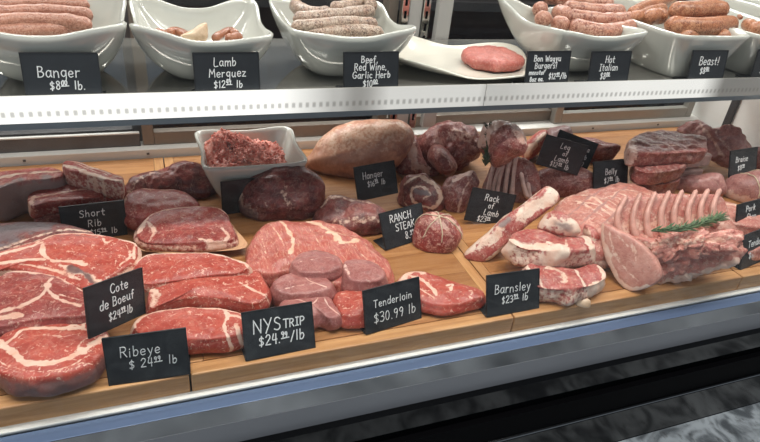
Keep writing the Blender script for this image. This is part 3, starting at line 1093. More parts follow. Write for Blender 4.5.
tag(o, 'dull purple ribeye steak at the back of the stack under the short rib sign', 'steak', S_)

N_ = 'striploin steaks shingled on the second board'
o = slab('strip_steak', [(134, 268), (139, 258), (150, 253), (172, 252), (200, 252), (224, 255), (242, 261), (249, 267), (236, 273), (205, 276), (170, 281), (148, 284), (136, 279)], .047, .018, BEEF,
         fat=[([(135, 264), (141, 256.5), (155, 252.8), (180, 252), (205, 252.5), (226, 256), (243, 262), (248, 267)], .0034, 1.1), ([(225, 258), (232, 268)], .0012, .6), ([(150, 262), (152, 274)], .0015, .6)],
         side=.5, rnd=.003, seed=15, n=160, rings=34, tilt=(0, .10))
tag(o, 'strip steak with a thin white fat rim rearmost in the row of three', 'steak', N_)
o = slab('strip_steak', [(147, 294), (154, 281), (166, 275), (190, 270), (215, 267), (240, 266), (258, 270), (265, 280), (268, 294), (254, 304), (225, 299), (195, 297), (165, 302), (150, 308)], .036, .024, BEEF,
         fat=[([(149, 288), (156, 280), (168, 274.5), (192, 269.8), (216, 267), (236, 266)], .0036, 1.1), ([(149, 286), (156, 293), (154, 304)], .0050, .75),
              ([(240, 284), (256, 292), (266, 296)], .0014, .8), ([(228, 290), (245, 286), (262, 278)], .0012, .7), ([(206, 270), (212, 284)], .0010, .5)],
         side=.25, sidealt=.35, rnd=.004, seed=16, n=180, rings=40, tilt=(0, .10))
tag(o, 'strip steak with a flecked face lying in the middle of the row of three', 'steak', N_)
o = slab('strip_steak', [(132, 325), (140, 316.5), (158, 310), (178, 306.5), (202, 306), (226, 308), (244, 314), (248, 322), (246, 331), (228, 337), (200, 339), (165, 339), (142, 335)], .030, .029, BEEF,
         fat=[([(133, 325), (141, 316.8), (158, 310), (180, 306.6), (204, 306), (226, 308.2), (243, 314)], .0036, 1.1), ([(224, 309), (228, 318), (224, 328), (229, 340)], .0026, 1.0), ([(228, 318), (238, 318), (245, 322)], .0028, .9), ([(236, 326), (240, 338)], .003, .8)],
         side=.18, rnd=.004, seed=17, n=180, rings=40)
tag(o, 'strip steak half hidden by its sign at the front of the row', 'steak', N_)

D_ = 'dark striploin steaks on paper behind the row'
pp = slab('butcher_paper', [(139, 246), (147, 226), (170, 215), (215, 213), (236, 232), (243, 246), (205, 250), (165, 251)], .016, .002, PAPER, rnd=.0005, bulge=0, rough=.0006, n=60, rings=8)
tag(pp, 'tan sheet of butcher paper under the front dark strip steak', 'butcher paper')
o = slab('strip_steak', [(136, 232), (146, 217), (163, 209), (190, 205.5), (214, 206.5), (227, 212), (233, 226), (235, 238), (215, 242), (185, 243), (160, 243), (143, 241)], .036, .018, BEEF_D,
         fat=[([(139, 232), (148, 217), (165, 209), (192, 205.5), (216, 207), (228, 213)], .0040, .95), ([(148, 222), (154, 232), (150, 240)], .0030, .8), ([(222, 228), (228, 236), (220, 242), (200, 240)], .0030, .8)],
         side=.55, rnd=.004, seed=18, tilt=(0, .15))
tag(o, 'dark strip steak with a pale fat rim on tan paper', 'steak', D_)
o = slab('strip_steak', [(122, 205), (126, 194), (140, 188.5), (160, 188), (180, 189), (190, 194), (200, 204), (196, 211), (170, 216), (140, 218), (126, 214)], .042, .03, BEEF_D,
         fat=[([(123, 206), (127, 194), (141, 188.6), (162, 188.2), (182, 189.5)], .0032, .8)], side=.2, rnd=.004, seed=19, tilt=(0, .15))
tag(o, 'dark strip steak leaning behind the one on tan paper', 'steak', D_)
o = inflate('beef_roast', [(122, 197), (128, 184), (142, 172), (158, 166), (178, 163), (196, 164), (210, 170), (217, 186), (214, 200), (190, 206), (150, 206), (130, 204)], (165, 205), 0, .045, .03, AGED, rough=.0065, seed=21,
            fat=[([(126, 196), (140, 178), (160, 168)], .003, .5)])
tag(o, 'dark ridged beef roast standing behind the dark strip steaks', 'roast')

# short ribs, built as bricks of meat with the bone ends
R_ = 'short ribs at the back left'


def brick(name, pix, z, th, mat, **k):
    return slab(name, pix, z, th, mat, rnd=.003, bulge=.001, flare=.001, n=120, rings=24, **k)


o = brick('short_rib', [(62, 163), (70, 159.5), (90, 165), (112, 172), (123, 177), (121, 182), (110, 181), (86, 174), (68, 170)], .076, .034, LAMB,
          fat=[([(63, 165), (86, 172), (110, 180), (121, 181)], .004, .9), ([(72, 161), (95, 168), (122, 178)], .0025, .8), ([(66, 160), (92, 170), (116, 178)], .0012, .7)], side=.5, sidealt=.3, seed=22)
tag(o, 'short rib slab with pale cut side lying on top of the others', 'short rib', R_)
o = brick('short_rib', [(27, 196), (38, 190), (62, 184), (84, 180), (88, 183), (101, 186), (102, 196), (80, 199), (50, 203), (32, 206)], .046, .026, BEEF_D,
          fat=[([(28, 199), (50, 196), (80, 190), (101, 190)], .003, .7), ([(30, 204), (34, 197)], .004, .9)], side=.35, seed=23)
tag(o, 'red short rib piece below the pale cut slab', 'short rib', R_)
o = brick('short_rib', [(33, 212), (50, 207), (80, 202), (106, 201), (108, 211), (80, 214), (50, 218), (36, 220)], .028, .027, LAMB_D, fat=[([(34, 213), (60, 207), (106, 203)], .004, .9)], side=.3, seed=24)
tag(o, 'lowest short rib piece with a pale top edge behind the sign', 'short rib', R_)
o = brick('rib_slab', [(-14, 178), (0, 172), (25, 168), (48, 167), (61, 170), (62, 176), (46, 180), (20, 182), (-10, 190)], .064, .060, LAMB,
          fat=[([(-10, 180), (20, 175), (60, 172)], .004, .9)], alt=[([(-14, 190), (20, 184), (40, 182)], .012, .9)], side=.2, sidealt=.9, seed=25)
tag(o, 'rib slab with a pink fat top and grey side at the far left edge', 'rib slab')
o = inflate('meat_trim', [(102, 197), (112, 190), (124, 184), (128, 196), (122, 207), (108, 207)], (115, 207), 0, .02, .015, BEEF_D, seed=26)
tag(o, 'small red meat trimming between the short ribs and the dark steaks', 'meat trimming')

# middle of the board
o = inflate('round_roast', [(236, 207), (240, 192), (250, 178), (268, 168), (292, 166), (310, 171), (320, 184), (322, 202), (314, 216), (296, 224), (268, 226), (246, 221)], (278, 224), 0, .035, .04, AGED, seed=31, rough=.005,
            fat=[([(286, 186), (284, 196), (292, 208)], .006, .5), ([(240, 194), (243, 206), (252, 214)], .009, .6), ([(262, 200), (270, 212)], .003, .5)], alt=[([(240, 206), (250, 216)], .014, .7), ([(270, 170), (300, 170)], .01, .5)])
tag(o, 'large round dark roast in front of the ground meat bowl', 'roast')
o = inflate('pork_ham', [(302, 164), (311, 152), (324, 136), (338, 126), (360, 121), (388, 120), (404, 122), (413, 133), (410, 150), (398, 166), (378, 178), (352, 184), (326, 178), (310, 171)], (352, 184), 0, .075, .055, HAM, seed=32, rough=.002, power=2.4,
            fat=[([(322, 142), (350, 140), (385, 134), (410, 136)], .030, .6)], alt=[([(400, 150), (412, 140)], .02, .6), ([(330, 180), (380, 178)], .02, .45)])
tag(o, 'large smooth pink pork leg with rind behind the hanger sign', 'pork leg')
o = inflate('beef_chunk', [(308, 228), (314, 212), (324, 199), (338, 194), (356, 195), (374, 201), (386, 210), (390, 224), (378, 236), (350, 240), (322, 236)], (348, 238), 0, .04, .03, AGED, rough=.0055, seed=33,
            fat=[([(335, 224), (360, 220), (386, 220)], .006, .55), ([(318, 206), (330, 197), (352, 196), (376, 203)], .0024, .6)])
tag(o, 'dark red beef chunk left of the ranch steak sign', 'beef piece')
o = slab('flat_roast', [(241, 264), (246, 250), (253, 236), (262, 224), (280, 219), (304, 218), (330, 221), (352, 228), (374, 242), (390, 258), (394, 270), (384, 280), (362, 284), (335, 282), (312, 274), (290, 270), (268, 273), (250, 271)], .030, .029, FLAT,
         fat=[([(276, 220), (286, 232), (293, 246), (290, 258)], .0026, .95), ([(268, 224), (278, 238), (284, 250)], .0012, .7), ([(308, 221), (320, 228), (334, 238), (344, 247), (356, 244)], .0055, 1.0), ([(330, 234), (345, 238)], .003, .8),
              ([(352, 250), (368, 262), (384, 268)], .0014, .5), ([(262, 240), (266, 256)], .001, .6), ([(300, 224), (312, 236), (318, 248)], .001, .6), ([(322, 224), (338, 232), (352, 240)], .0012, .6)],
         side=.12, rnd=.011, bulge=.012, rough=.003, seed=34, n=200, rings=44)
tag(o, 'big grained flat beef roast with cream fat streaks in the middle of the case', 'roast')
T_ = 'tenderloin medallions in the middle of the board'
for i, (px, z, th, lab, fatl) in enumerate([
    ([(291, 262), (296, 253), (310, 248.5), (326, 250), (338, 255), (343, 263), (336, 269), (318, 272), (300, 271)], .046, .022, 'grey pink medallion lying on the edge of the flat roast', [([(300, 262), (330, 258)], .001, .5)]),
    ([(343, 262), (352, 258), (368, 259), (380, 264), (387, 272), (380, 279), (362, 281), (347, 276)], .046, .045, 'thick medallion with a ragged dark side at the right of the group', [([(344, 264), (350, 276)], .002, .7)]),
    ([(272, 284), (280, 275), (296, 270), (314, 270), (327, 275), (333, 284), (325, 291), (300, 294), (282, 292)], .036, .035, 'oval medallion with a white vein in the middle of the group', [([(300, 273), (310, 282), (326, 288)], .0014, .9), ([(280, 290), (300, 286), (324, 284)], .0010, .6)]),
    ([(279, 304), (290, 296), (308, 293), (322, 293), (334, 302), (342, 313), (332, 318), (318, 314), (304, 322), (290, 318)], .026, .025, 'front medallion with loose edges above the strip steak sign', [([(296, 300), (312, 306), (320, 296)], .0014, .8), ([(322, 294), (328, 306), (340, 314)], .0014, .8)])]):
    tag(slab('medallion', px, z, th, TEND, fat=fatl, side=.1, rnd=.006, bulge=.003, rough=.0018, seed=40 + i, n=130, rings=28), lab, 'medallion', T_)
o = slab('tenderloin_piece', [(335, 294), (346, 289), (362, 286), (380, 286), (384, 298), (372, 312), (350, 316), (338, 309)], .026, .025, BEEF, fat=[([(338, 296), (350, 300)], .001, .5)], rnd=.007, seed=45)
tag(o, 'red beef piece behind the left edge of the tenderloin sign', 'beef piece')
o = slab('sirloin_steak', [(396, 282), (404, 272), (413, 268.5), (430, 272), (452, 279), (472, 286), (485, 291), (483, 298), (462, 303), (440, 305), (420, 301), (405, 295), (397, 289)], .022, .021, BEEF,
         fat=[([(400, 284), (407, 274), (415, 270), (424, 273)], .0065, 1.0), ([(410, 276), (424, 284), (436, 296)], .0040, .95), ([(418, 290), (436, 300)], .0014, .8), ([(446, 288), (452, 286), (450, 292)], .0022, .9)],
         side=.1, rnd=.007, bulge=.006, seed=46, n=160, rings=34)
tag(o, 'triangular red steak with cream fat corner right of the tenderloin sign', 'steak')

# tied roast beside the board joint
o = inflate('tied_roast', [(411, 236), (414, 222), (423, 213), (436, 210.5), (450, 213), (460, 222), (463, 236), (457, 249), (444, 257), (428, 257), (415, 249)], (437, 257), 0, .034, .030, ROASTM, seed=51, rough=.0028,
            fat=[([(414, 230), (422, 240), (440, 246)], .002, .5), ([(432, 213), (440, 222), (448, 230)], .0035, .8), ([(446, 216), (456, 224), (462, 234)], .004, .7), ([(418, 222), (424, 218)], .002, .6)], alt=[([(440, 222), (455, 232)], .008, .5)])
tag(o, 'small round beef roast tied with twine beside the rack of lamb sign', 'tied roast')
rb = WL[o.name] + np.array([0, 0, 0.036])
vv = np.array([v.co for v in o.data.vertices])
cc = vv.mean(0)
hull = vv - cc


def on_roast(d):
    d = np.array(d, float)
    d /= np.linalg.norm(d)
    k = np.argmax(hull @ d / (np.linalg.norm(hull, axis=1)))
    return hull[k] * 1.02 + cc + WL[o.name]


for nm in range(3):
    a0 = nm * math.pi / 3 + .35
    pts = [on_roast((math.cos(t) * math.cos(a0), math.cos(t) * math.sin(a0), math.sin(t))) for t in np.linspace(0.05, math.pi - .05, 15)]
    V, F = tube_geo(smooth_open(pts, 40), .0010, 6)
    mesh('twine', V, F, TWINE, o)
# rolled piece
o = inflate('rolled_roast', [(394, 206), (398, 190), (404, 177), (416, 172), (430, 175), (440, 185), (444, 198), (440, 210), (426, 214), (408, 212)], (424, 216), 0, .045, .03, AGED, seed=52, rough=.006,
            fat=[([(404, 184), (416, 176), (430, 180), (438, 192), (436, 204), (424, 206), (412, 200), (412, 190), (422, 186), (430, 194), (424, 199)], .0025, .8), ([(400, 200), (410, 208), (430, 210)], .002, .6)], alt=[([(416, 192), (426, 194)], .006, .9)])
tag(o, 'rolled dark roast with a spiral of fat at its end behind the ranch steak sign', 'rolled roast')

# lamb at the back centre
L_ = 'dark lamb cuts at the back centre'
o = inflate('lamb_shoulder', [(418, 152), (424, 136), (440, 126), (458, 123), (472, 126), (480, 136), (482, 150), (474, 164), (452, 174), (430, 170)], (452, 178), 0, .06, .04, LAMB_D, seed=61, rough=.0075,
            fat=[([(452, 134), (466, 136), (476, 142)], .012, .55)])
tag(o, 'dark lamb shoulder with a whitish patch at the back left of the rosemary', 'lamb', L_)
o = inflate('lamb_shank', [(394, 166), (398, 150), (406, 138), (416, 136), (420, 148), (430, 166), (440, 172), (432, 178), (412, 176), (400, 176)], (418, 180), 0, .04, .03, LAMB_D, seed=62, rough=.006, fat=[([(410, 148), (414, 162), (424, 170)], .012, .8)])
tag(o, 'lamb shank with a whitish skin patch beside the pork leg', 'lamb', L_)
o = inflate('lamb_cut', [(428, 158), (432, 146), (442, 146), (452, 156), (458, 168), (450, 176), (438, 172)], (444, 178), .0, .03, .05, LAMB_D, seed=63, rough=.003, fat=[([(434, 150), (446, 158), (452, 168)], .003, .5)], setback=-.02)
tag(o, 'oval red lamb end cut in front of the dark shoulder', 'lamb', L_)
o = inflate('lamb_breast', [(440, 200), (444, 180), (458, 172), (474, 169), (480, 180), (474, 200), (462, 214), (448, 214)], (460, 216), 0, .035, .03, LAMB_D, seed=64, rough=.006, fat=[([(452, 178), (470, 172)], .006, .8), ([(458, 212), (464, 192), (474, 176)], .003, .7)])
tag(o, 'dark lamb breast with a white edge left of the rack of lamb sign', 'lamb', L_)
e = empty('lamb_rack', at(505, 206, DECK))
tag(e, 'dark lamb rack with upright frenched bones and a fatty round top', 'lamb rack')
inflate('loin', [(482, 146), (488, 130), (504, 124), (518, 129), (526, 142), (525, 156), (512, 160), (494, 162)], (506, 206), .055, .045, .035, LAMB_D, seed=65, rough=.007, parent=e, floor=.03,
        fat=[([(484, 144), (490, 131), (505, 125), (518, 130), (525, 142)], .009, .85)], setback=.05)
inflate('rib_meat', [(482, 200), (486, 176), (496, 158), (524, 158), (538, 172), (540, 196), (520, 206), (496, 208)], (508, 207), 0, .045, .018, LAMB_D, seed=66, rough=.003, parent=e,
        alt=[([(490, 190), (530, 190)], .02, .6)], setback=.035)
LB = at(508, 207, DECK)
LN = (CAM - LB) / np.linalg.norm(CAM - LB)
lh = (CAM - LB) * [1, 1, 0]
lp = LB - lh / np.linalg.norm(lh) * .035 + LN * .026
for i, (p, q) in enumerate([((498, 150), (487, 197)), ((506, 154), (496, 199)), ((512, 149), (504, 201)), ((518, 146), (511, 203)), ((521, 172), (528, 199)), ((528, 182), (533, 205)), ((503, 158), (491, 196))]):
    P_ = on_plane([p, ((p[0] + q[0]) / 2 - 1, (p[1] + q[1]) / 2), q], lp, LN)
    rod('rib_bone', P_, [.0042, .0040, .0052], BONE_D, parent=e, seg=10, n=16, seed=i, rough=.12)


def rosemary(label, pts, length, count, mat, spread=1.0, seed=1, name='rosemary_sprig', tuft=1.0):
    P = smooth_open(pts, 40)
    e = rod(name, P[::4], .0013, STEM, seg=6, n=20)
    tag(e, label, 'rosemary')
    rg = random.Random(seed)
    m = MB()
    for i in range(count):
        t = rg.random() ** .8
        k = min(int(t * 38), 38)
        p = P[k]
        tdir = P[k + 1] - P[k]
        tdir /= np.linalg.norm(tdir)
        a = rg.uniform(0, 2 * math.pi)
        s = np.cross(tdir, [0, 0, 1.0])
        s /= np.linalg.norm(s)
        q = np.cross(s, tdir)
        out = s * math.cos(a) + q * abs(math.sin(a)) * .9
        d = tdir * rg.uniform(.4, 1.0) + out * rg.uniform(.3, .8) * spread
        d /= np.linalg.norm(d)
        l = length * rg.uniform(.6, 1.1)
        m.tube([p, p + d * l * .5 + np.array([0, 0, .0006]), p + d * l], [.0009, .0011, .0003], 5)
    m.make('needles', mat, e, smooth=True)
    return e


rosemary('dark rosemary sprig standing against the dark lamb rack', [aty(485, 166, .852), aty(488, 151, .866), aty(490, 139, .880), aty(488, 126, .895)], .016, 170, HERBD, 1.4, 3)
o = inflate('lamb_trim', [(520, 150), (528, 140), (540, 131), (548, 132), (544, 146), (534, 158), (524, 162)], (532, 166), 0, .04, .03, LAMB, seed=67, fat=[([(526, 154), (536, 142), (546, 134)], .008, .9)])
tag(o, 'pale fatty lamb piece left of the leg of lamb sign', 'lamb')
o = inflate('lamb_roast', [(540, 150), (546, 132), (556, 128), (570, 127), (574, 140), (572, 158), (556, 166), (544, 164)], (560, 172), 0, .06, .035, PORK_D, seed=68, alt=[([(548, 130), (572, 132)], .03, .9)])
tag(o, 'greyish lamb leg behind the leg of lamb sign', 'lamb')
o = inflate('lamb_cut', [(528, 186), (536, 172), (556, 166), (582, 168), (596, 178), (594, 194), (570, 200), (540, 200)], (565, 204), 0, .05, .028, LAMB_D, seed=69, fat=[([(580, 180), (596, 184)], .004, .5)])
tag(o, 'dark lamb piece below the leg of lamb sign', 'lamb', L_)
o = inflate('meat_scrap', [(572, 150), (580, 138), (596, 138), (606, 142), (620, 146), (616, 158), (598, 164), (578, 162)], (598, 168), 0, .04, .03, LAMB_D, seed=70)
tag(o, 'brownish meat piece behind the belly sign', 'meat piece')

# lamb chops
C_ = 'thick lamb chops stacked behind their sign'
o = slab('lamb_chop', [(508, 238), (514, 232), (530, 230), (552, 232), (566, 236), (584, 234), (594, 238), (596, 247), (584, 250), (566, 252), (545, 250), (522, 246)], .062, .036, LAMB,
         fat=[([(508, 238), (526, 244), (546, 248), (562, 250)], .007, 1.1), ([(566, 238), (566, 250)], .002, .7), ([(588, 236), (592, 248)], .006, 1.0), ([(530, 232), (548, 236)], .002, .5)], side=.62, rnd=.004, bulge=.001, rough=.004, seed=71, n=150, rings=30)
tag(o, 'thick lamb chop with a white fat face upper in the stack', 'lamb chop', C_)
o = slab('lamb_chop', [(524, 270), (530, 263), (552, 264), (576, 266), (594, 263), (604, 268), (607, 276), (596, 283), (578, 287), (556, 288), (538, 285), (527, 280)], .036, .034, LAMB,
         fat=[([(526, 266), (534, 276), (545, 286)], .004, .9), ([(600, 266), (605, 278), (594, 284)], .006, 1.1), ([(548, 268), (560, 272), (566, 280)], .006, .7), ([(572, 266), (580, 276), (586, 284)], .003, .9)], side=.58, rnd=.005, bulge=.002, rough=.0045, seed=72, n=150, rings=30)
tag(o, 'thick lamb chop with a round bone lowest in the stack', 'lamb chop', C_)
o = inflate('lamb_chop_end', [(537, 229), (542, 218), (552, 212), (566, 213), (578, 222), (582, 233), (572, 238), (552, 236)], (560, 240), .061, .022, .018, LAMB, floor=.062, seed=73, fat=[([(545, 222), (575, 228)], .016, .9)], alt=[([(556, 224), (570, 228)], .008, .6)])
tag(o, 'pale lamb chop end lying on top of the stack', 'lamb chop', C_)
o = inflate('lamb_rib_slab', [(465, 253), (478, 240), (500, 222), (522, 204), (540, 190), (548, 186), (557, 193), (558, 201), (545, 213), (528, 226), (506, 246), (492, 258), (480, 264), (468, 262)], (478, 262), .0, .022, .018, LAMB, seed=74, power=3.5, rough=.003, plane_n=(-.35, -.72, .6), setback=.012,
            fat=[([(466, 252), (500, 220), (540, 188)], .0045, .95), ([(478, 246), (492, 238), (500, 230)], .008, .8), ([(516, 218), (530, 208), (552, 196)], .012, .9), ([(484, 262), (508, 246), (530, 226)], .004, .8)],
            alt=[([(500, 226), (508, 222)], .006, .8)])
tag(o, 'rib slab of lamb propped diagonally against the stacked chops', 'lamb ribs')
o = inflate('fat_scrap', [(574, 306), (576, 299), (584, 298), (590, 301), (588, 308), (580, 309)], (582, 307), 0, .008, .008, PALEFAT, seed=75)
tag(o, 'small scrap of fat at the foot of the stacked chops', 'meat trimming')
o = inflate('lamb_trim', [(584, 234), (586, 226), (594, 228), (600, 236), (598, 246), (590, 248)], (592, 250), .03, .015, .015, LAMB, seed=76, floor=.02, fat=[([(588, 232), (594, 244)], .006, .8)])
tag(o, 'small fatty lamb trimming right of the upper chop', 'meat trimming')

# pork at the right
fl = []
for k in range(9):
    u = k / 8
    fl.append(([(560 + 52 * u + 4, 196 + 8 * (k % 2)), (590 + 34 * u, 212 - 18 * u), (618 + 40 * u, 240 - 40 * u)], .0022, .8))
o = slab('pork_belly', [(556, 210), (561, 197), (578, 189), (602, 184), (624, 179), (644, 183), (662, 192), (664, 206), (650, 218), (634, 232), (618, 246), (602, 250), (588, 244), (576, 234), (564, 224)], .045, .044, PORK,
         fat=fl + [([(560, 200), (590, 190), (625, 182)], .004, .6)], alt=[([(x_ - 6, y_ + 10), (x_ + 18, y_ - 8), (x_ + 40, y_ - 26)], .0024, .8) for x_, y_ in ((572, 208), (586, 216), (600, 224), (614, 228))], side=.6, rnd=.020, bulge=.012, rough=.003, seed=81, n=180, rings=40)
tag(o, 'pink striped pork belly slab lying between the chops and the pork rack', 'pork belly')
e = empty('pork_rack', at(672, 286, DECK))
tag(e, 'frenched pork rib rack with curved bones standing at the front right', 'pork rack')
inflate('loin', [(608, 232), (620, 230), (640, 236), (660, 238), (690, 236), (720, 232), (735, 236), (743, 250), (738, 262), (712, 271), (680, 279), (654, 285), (634, 289), (618, 274), (608, 252)], (660, 287), 0, .045, .044, PORK, seed=82, rough=.0065, n=190, rings=44, parent=e, nz=55, power=2.8, setback=.04,
        fat=[([(650, 285), (690, 276), (738, 262)], .006, 1.0), ([(640, 262), (660, 256), (700, 250), (738, 248)], .004, .5), ([(650, 240), (690, 238), (730, 236)], .005, .5)])
inflate('cut_end', [(603, 224), (609, 225), (618, 230), (632, 236), (646, 246), (657, 260), (662, 276), (652, 286), (632, 291), (620, 283), (609, 264), (603.5, 243)], (634, 290), 0, .014, .010, LOIN, seed=87, rough=.0015, parent=e, power=5, n=120, rings=30, plane_n=(-.86, -.40, .30), setback=-.004,
        fat=[([(604, 225), (606, 244), (612, 264), (622, 282), (633, 290)], .0055, 1.1), ([(633, 290), (646, 287)], .004, .9), ([(612, 232), (617, 252), (628, 270), (640, 280)], .0022, .6), ([(634, 244), (638, 258), (634, 268)], .0018, .6), ([(620, 236), (630, 246)], .002, .6)])
RN = np.array([-.25, -.72, .65])
RN /= np.linalg.norm(RN)
inflate('rib_meat', [(616, 238), (615, 216), (623, 200), (640, 198), (680, 195), (712, 194), (724, 200), (732, 222), (735, 240), (690, 246), (640, 248)], (680, 250), .045, .016, .008, PORK, seed=83, rough=.003, parent=e, floor=.03, plane_n=RN, setback=.02, power=4.0,
        fat=[([(625, 228), (725, 218)], .014, .6)], alt=[([(620, 205), (722, 200)], .008, .5)])
pb_ = at(680, 250, DECK + .045)
hv_ = (CAM - pb_) * [1, 1, 0]
rp = pb_ - hv_ / np.linalg.norm(hv_) * .02 + RN * .013
for i, (xt, yt, xb, yb) in enumerate([(627, 195, 625, 241), (641, 192, 637, 241), (656, 191, 650, 240), (670, 190, 664, 238), (683, 189, 677, 236), (697, 189, 691, 234), (709, 188, 704, 231), (721, 188, 717, 228)]):
    pp_ = [(xt + 1, yt), ((xt + xb) / 2 - 5 - (3 if i == 0 else 0), (yt + yb) / 2 - 5), ((xt + xb) / 2 - 6 - (2 if i == 0 else 0), (yt + yb) / 2 + 8), (xb, yb)]
    P_ = on_plane(pp_, rp, RN)
    P_[0] += RN * -.004
    rod('rib_bone', P_, [.0040, .0046, .0054, .0066], BONE, parent=e, seg=12, n=22, seed=i, rough=.1)
inflate('rib_meat_ridge', [(624, 248), (628, 238), (660, 237), (700, 233), (732, 232), (740, 242), (735, 252), (700, 257), (660, 262), (634, 262)], (680, 262), .05, .02, .018, PORK, seed=86, rough=.009, parent=e, floor=.03, nz=75, setback=.003, power=2.4, n=180, rings=40,
        fat=[([(630, 246), (680, 242), (735, 238)], .007, .55)])
rosemary('green rosemary sprig lying across the pork rack', [at(651, 231, DECK + .098), at(668, 231, DECK + .100), at(688, 228, DECK + .101), at(706, 223, DECK + .101), at(720, 218, DECK + .100)], .022, 230, HERB, .75, 5)

# back right
K_ = 'dark meaty ribs stacked at the back right'


def rib_cut(px, z, th, lab, fat, bones, seed):
    o = slab('rib_cut', px, z, th, LAMB_D, fat=fat, side=.22, sidealt=.35, rnd=.003, bulge=.001, rough=.0022, flare=-.001, nz=40, n=140, seed=seed)
    tag(o, lab, 'rib cut', K_)
    for (xa, ya, xb, yb) in bones:
        a, b2 = at(xa, ya, DECK + z - th * .45), at(xb, yb, DECK + z - th * .45)
        m = MB()
        d = b2 - a
        L = np.linalg.norm(d)
        d = d / L
        n_ = np.cross([0, 0, 1.0], d)
        m.obox((a + b2) / 2, d, n_, (0, 0, 1), L / 2, .012, th * .42)
        m.make('bone_end', BONE_D, o, bevel=.003)


rib_cut([(629, 142), (636, 135), (656, 131), (680, 132), (704, 137), (707, 143), (706, 150), (684, 152), (656, 153), (632, 152)], .105, .030, 'dark rib cut uppermost in the back right stack',
        [([(631, 140), (633, 152)], .012, .8), ([(650, 144), (676, 146), (704, 145)], .002, .7), ([(640, 136), (690, 136)], .0016, .5)], [], 91)
rib_cut([(633, 158), (644, 153), (668, 153), (684, 155), (686, 165), (672, 170), (650, 172), (636, 168)], .074, .032, 'dark rib cut with a pale bone end in the middle of the back right stack',
        [([(660, 156), (676, 160), (684, 164)], .006, .7), ([(640, 160), (656, 166)], .003, .6)], [(684, 160, 707, 158)], 92)
rib_cut([(640, 177), (650, 171), (666, 169), (678, 171), (680, 180), (660, 184), (648, 184)], .040, .038, 'dark rib cut with a pale bone end lowest in the back right stack',
        [([(650, 174), (672, 178)], .003, .6)], [(678, 175, 698, 174)], 93)
o = inflate('pork_sheet', [(676, 130), (686, 124), (700, 121), (714, 128), (726, 124), (734, 126), (742, 138), (750, 150), (752, 164), (738, 167), (720, 164), (708, 158), (700, 146), (688, 138)], (724, 170), .03, .05, .03, PORK_D, seed=94, rough=.006, nz=40, power=3, floor=.0,
            fat=[([(700, 124), (712, 140), (724, 158)], .004, .7), ([(712, 130), (730, 150), (736, 164)], .003, .5)], alt=[([(720, 140), (745, 150)], .02, .4)])
tag(o, 'greyish pink pork sheet draped at the far right back', 'pork piece')
o = inflate('pork_piece', [(664, 188), (676, 178), (700, 174), (720, 172), (726, 182), (724, 194), (700, 196), (676, 196)], (696, 198), 0, .04, .025, PORK_D, seed=95, rough=.004)
tag(o, 'dull pork piece behind the upright pork bones', 'pork piece')
o = inflate('tied_pork', [(720, 190), (728, 178), (744, 172), (764, 170), (780, 180), (778, 196), (764, 206), (740, 203), (726, 198)], (748, 208), 0, .04, .03, PORK_D, seed=96, rough=.002, fat=[([(724, 194), (744, 200), (764, 206)], .009, .8)])
tag(o, 'tied pork roast with a pale fat band at the right edge', 'tied roast')
vv = np.array([v.co for v in o.data.vertices])
cc = vv.mean(0)
hull = vv - cc
for sx in (-.5, .15):
    pts = [on_roast((sx, math.cos(t) * -1, math.sin(t))) for t in np.linspace(-.1, math.pi * .75, 12)]
    V, F = tube_geo(smooth_open(pts, 30), .0013, 6)
    mesh('twine', V, F, TWINE, o)
o = slab('pork_chop', [(716, 206), (722, 200), (738, 204), (764, 212), (762, 226), (740, 224), (724, 218)], .045, .044, PORK, fat=[([(718, 204), (738, 206), (760, 214)], .006, 1.0)], side=.5, rnd=.005, seed=97)
tag(o, 'pink pork chop with white edge behind the pork chop sign', 'pork chop')
o = slab('pork_tenderloin', [(736, 244), (744, 236), (764, 230), (780, 232), (778, 244), (756, 250), (742, 252)], .03, .029, PORK, rnd=.01, seed=98)
tag(o, 'pink pork piece right of the rack behind the last sign', 'pork piece')
o = inflate('pork_piece', [(744, 160), (752, 148), (770, 146), (790, 152), (792, 166), (770, 172), (750, 170)], (768, 174), 0, .04, .03, LAMB_D, seed=99)
tag(o, 'dark meat piece at the right edge behind the rearmost sign', 'meat piece')

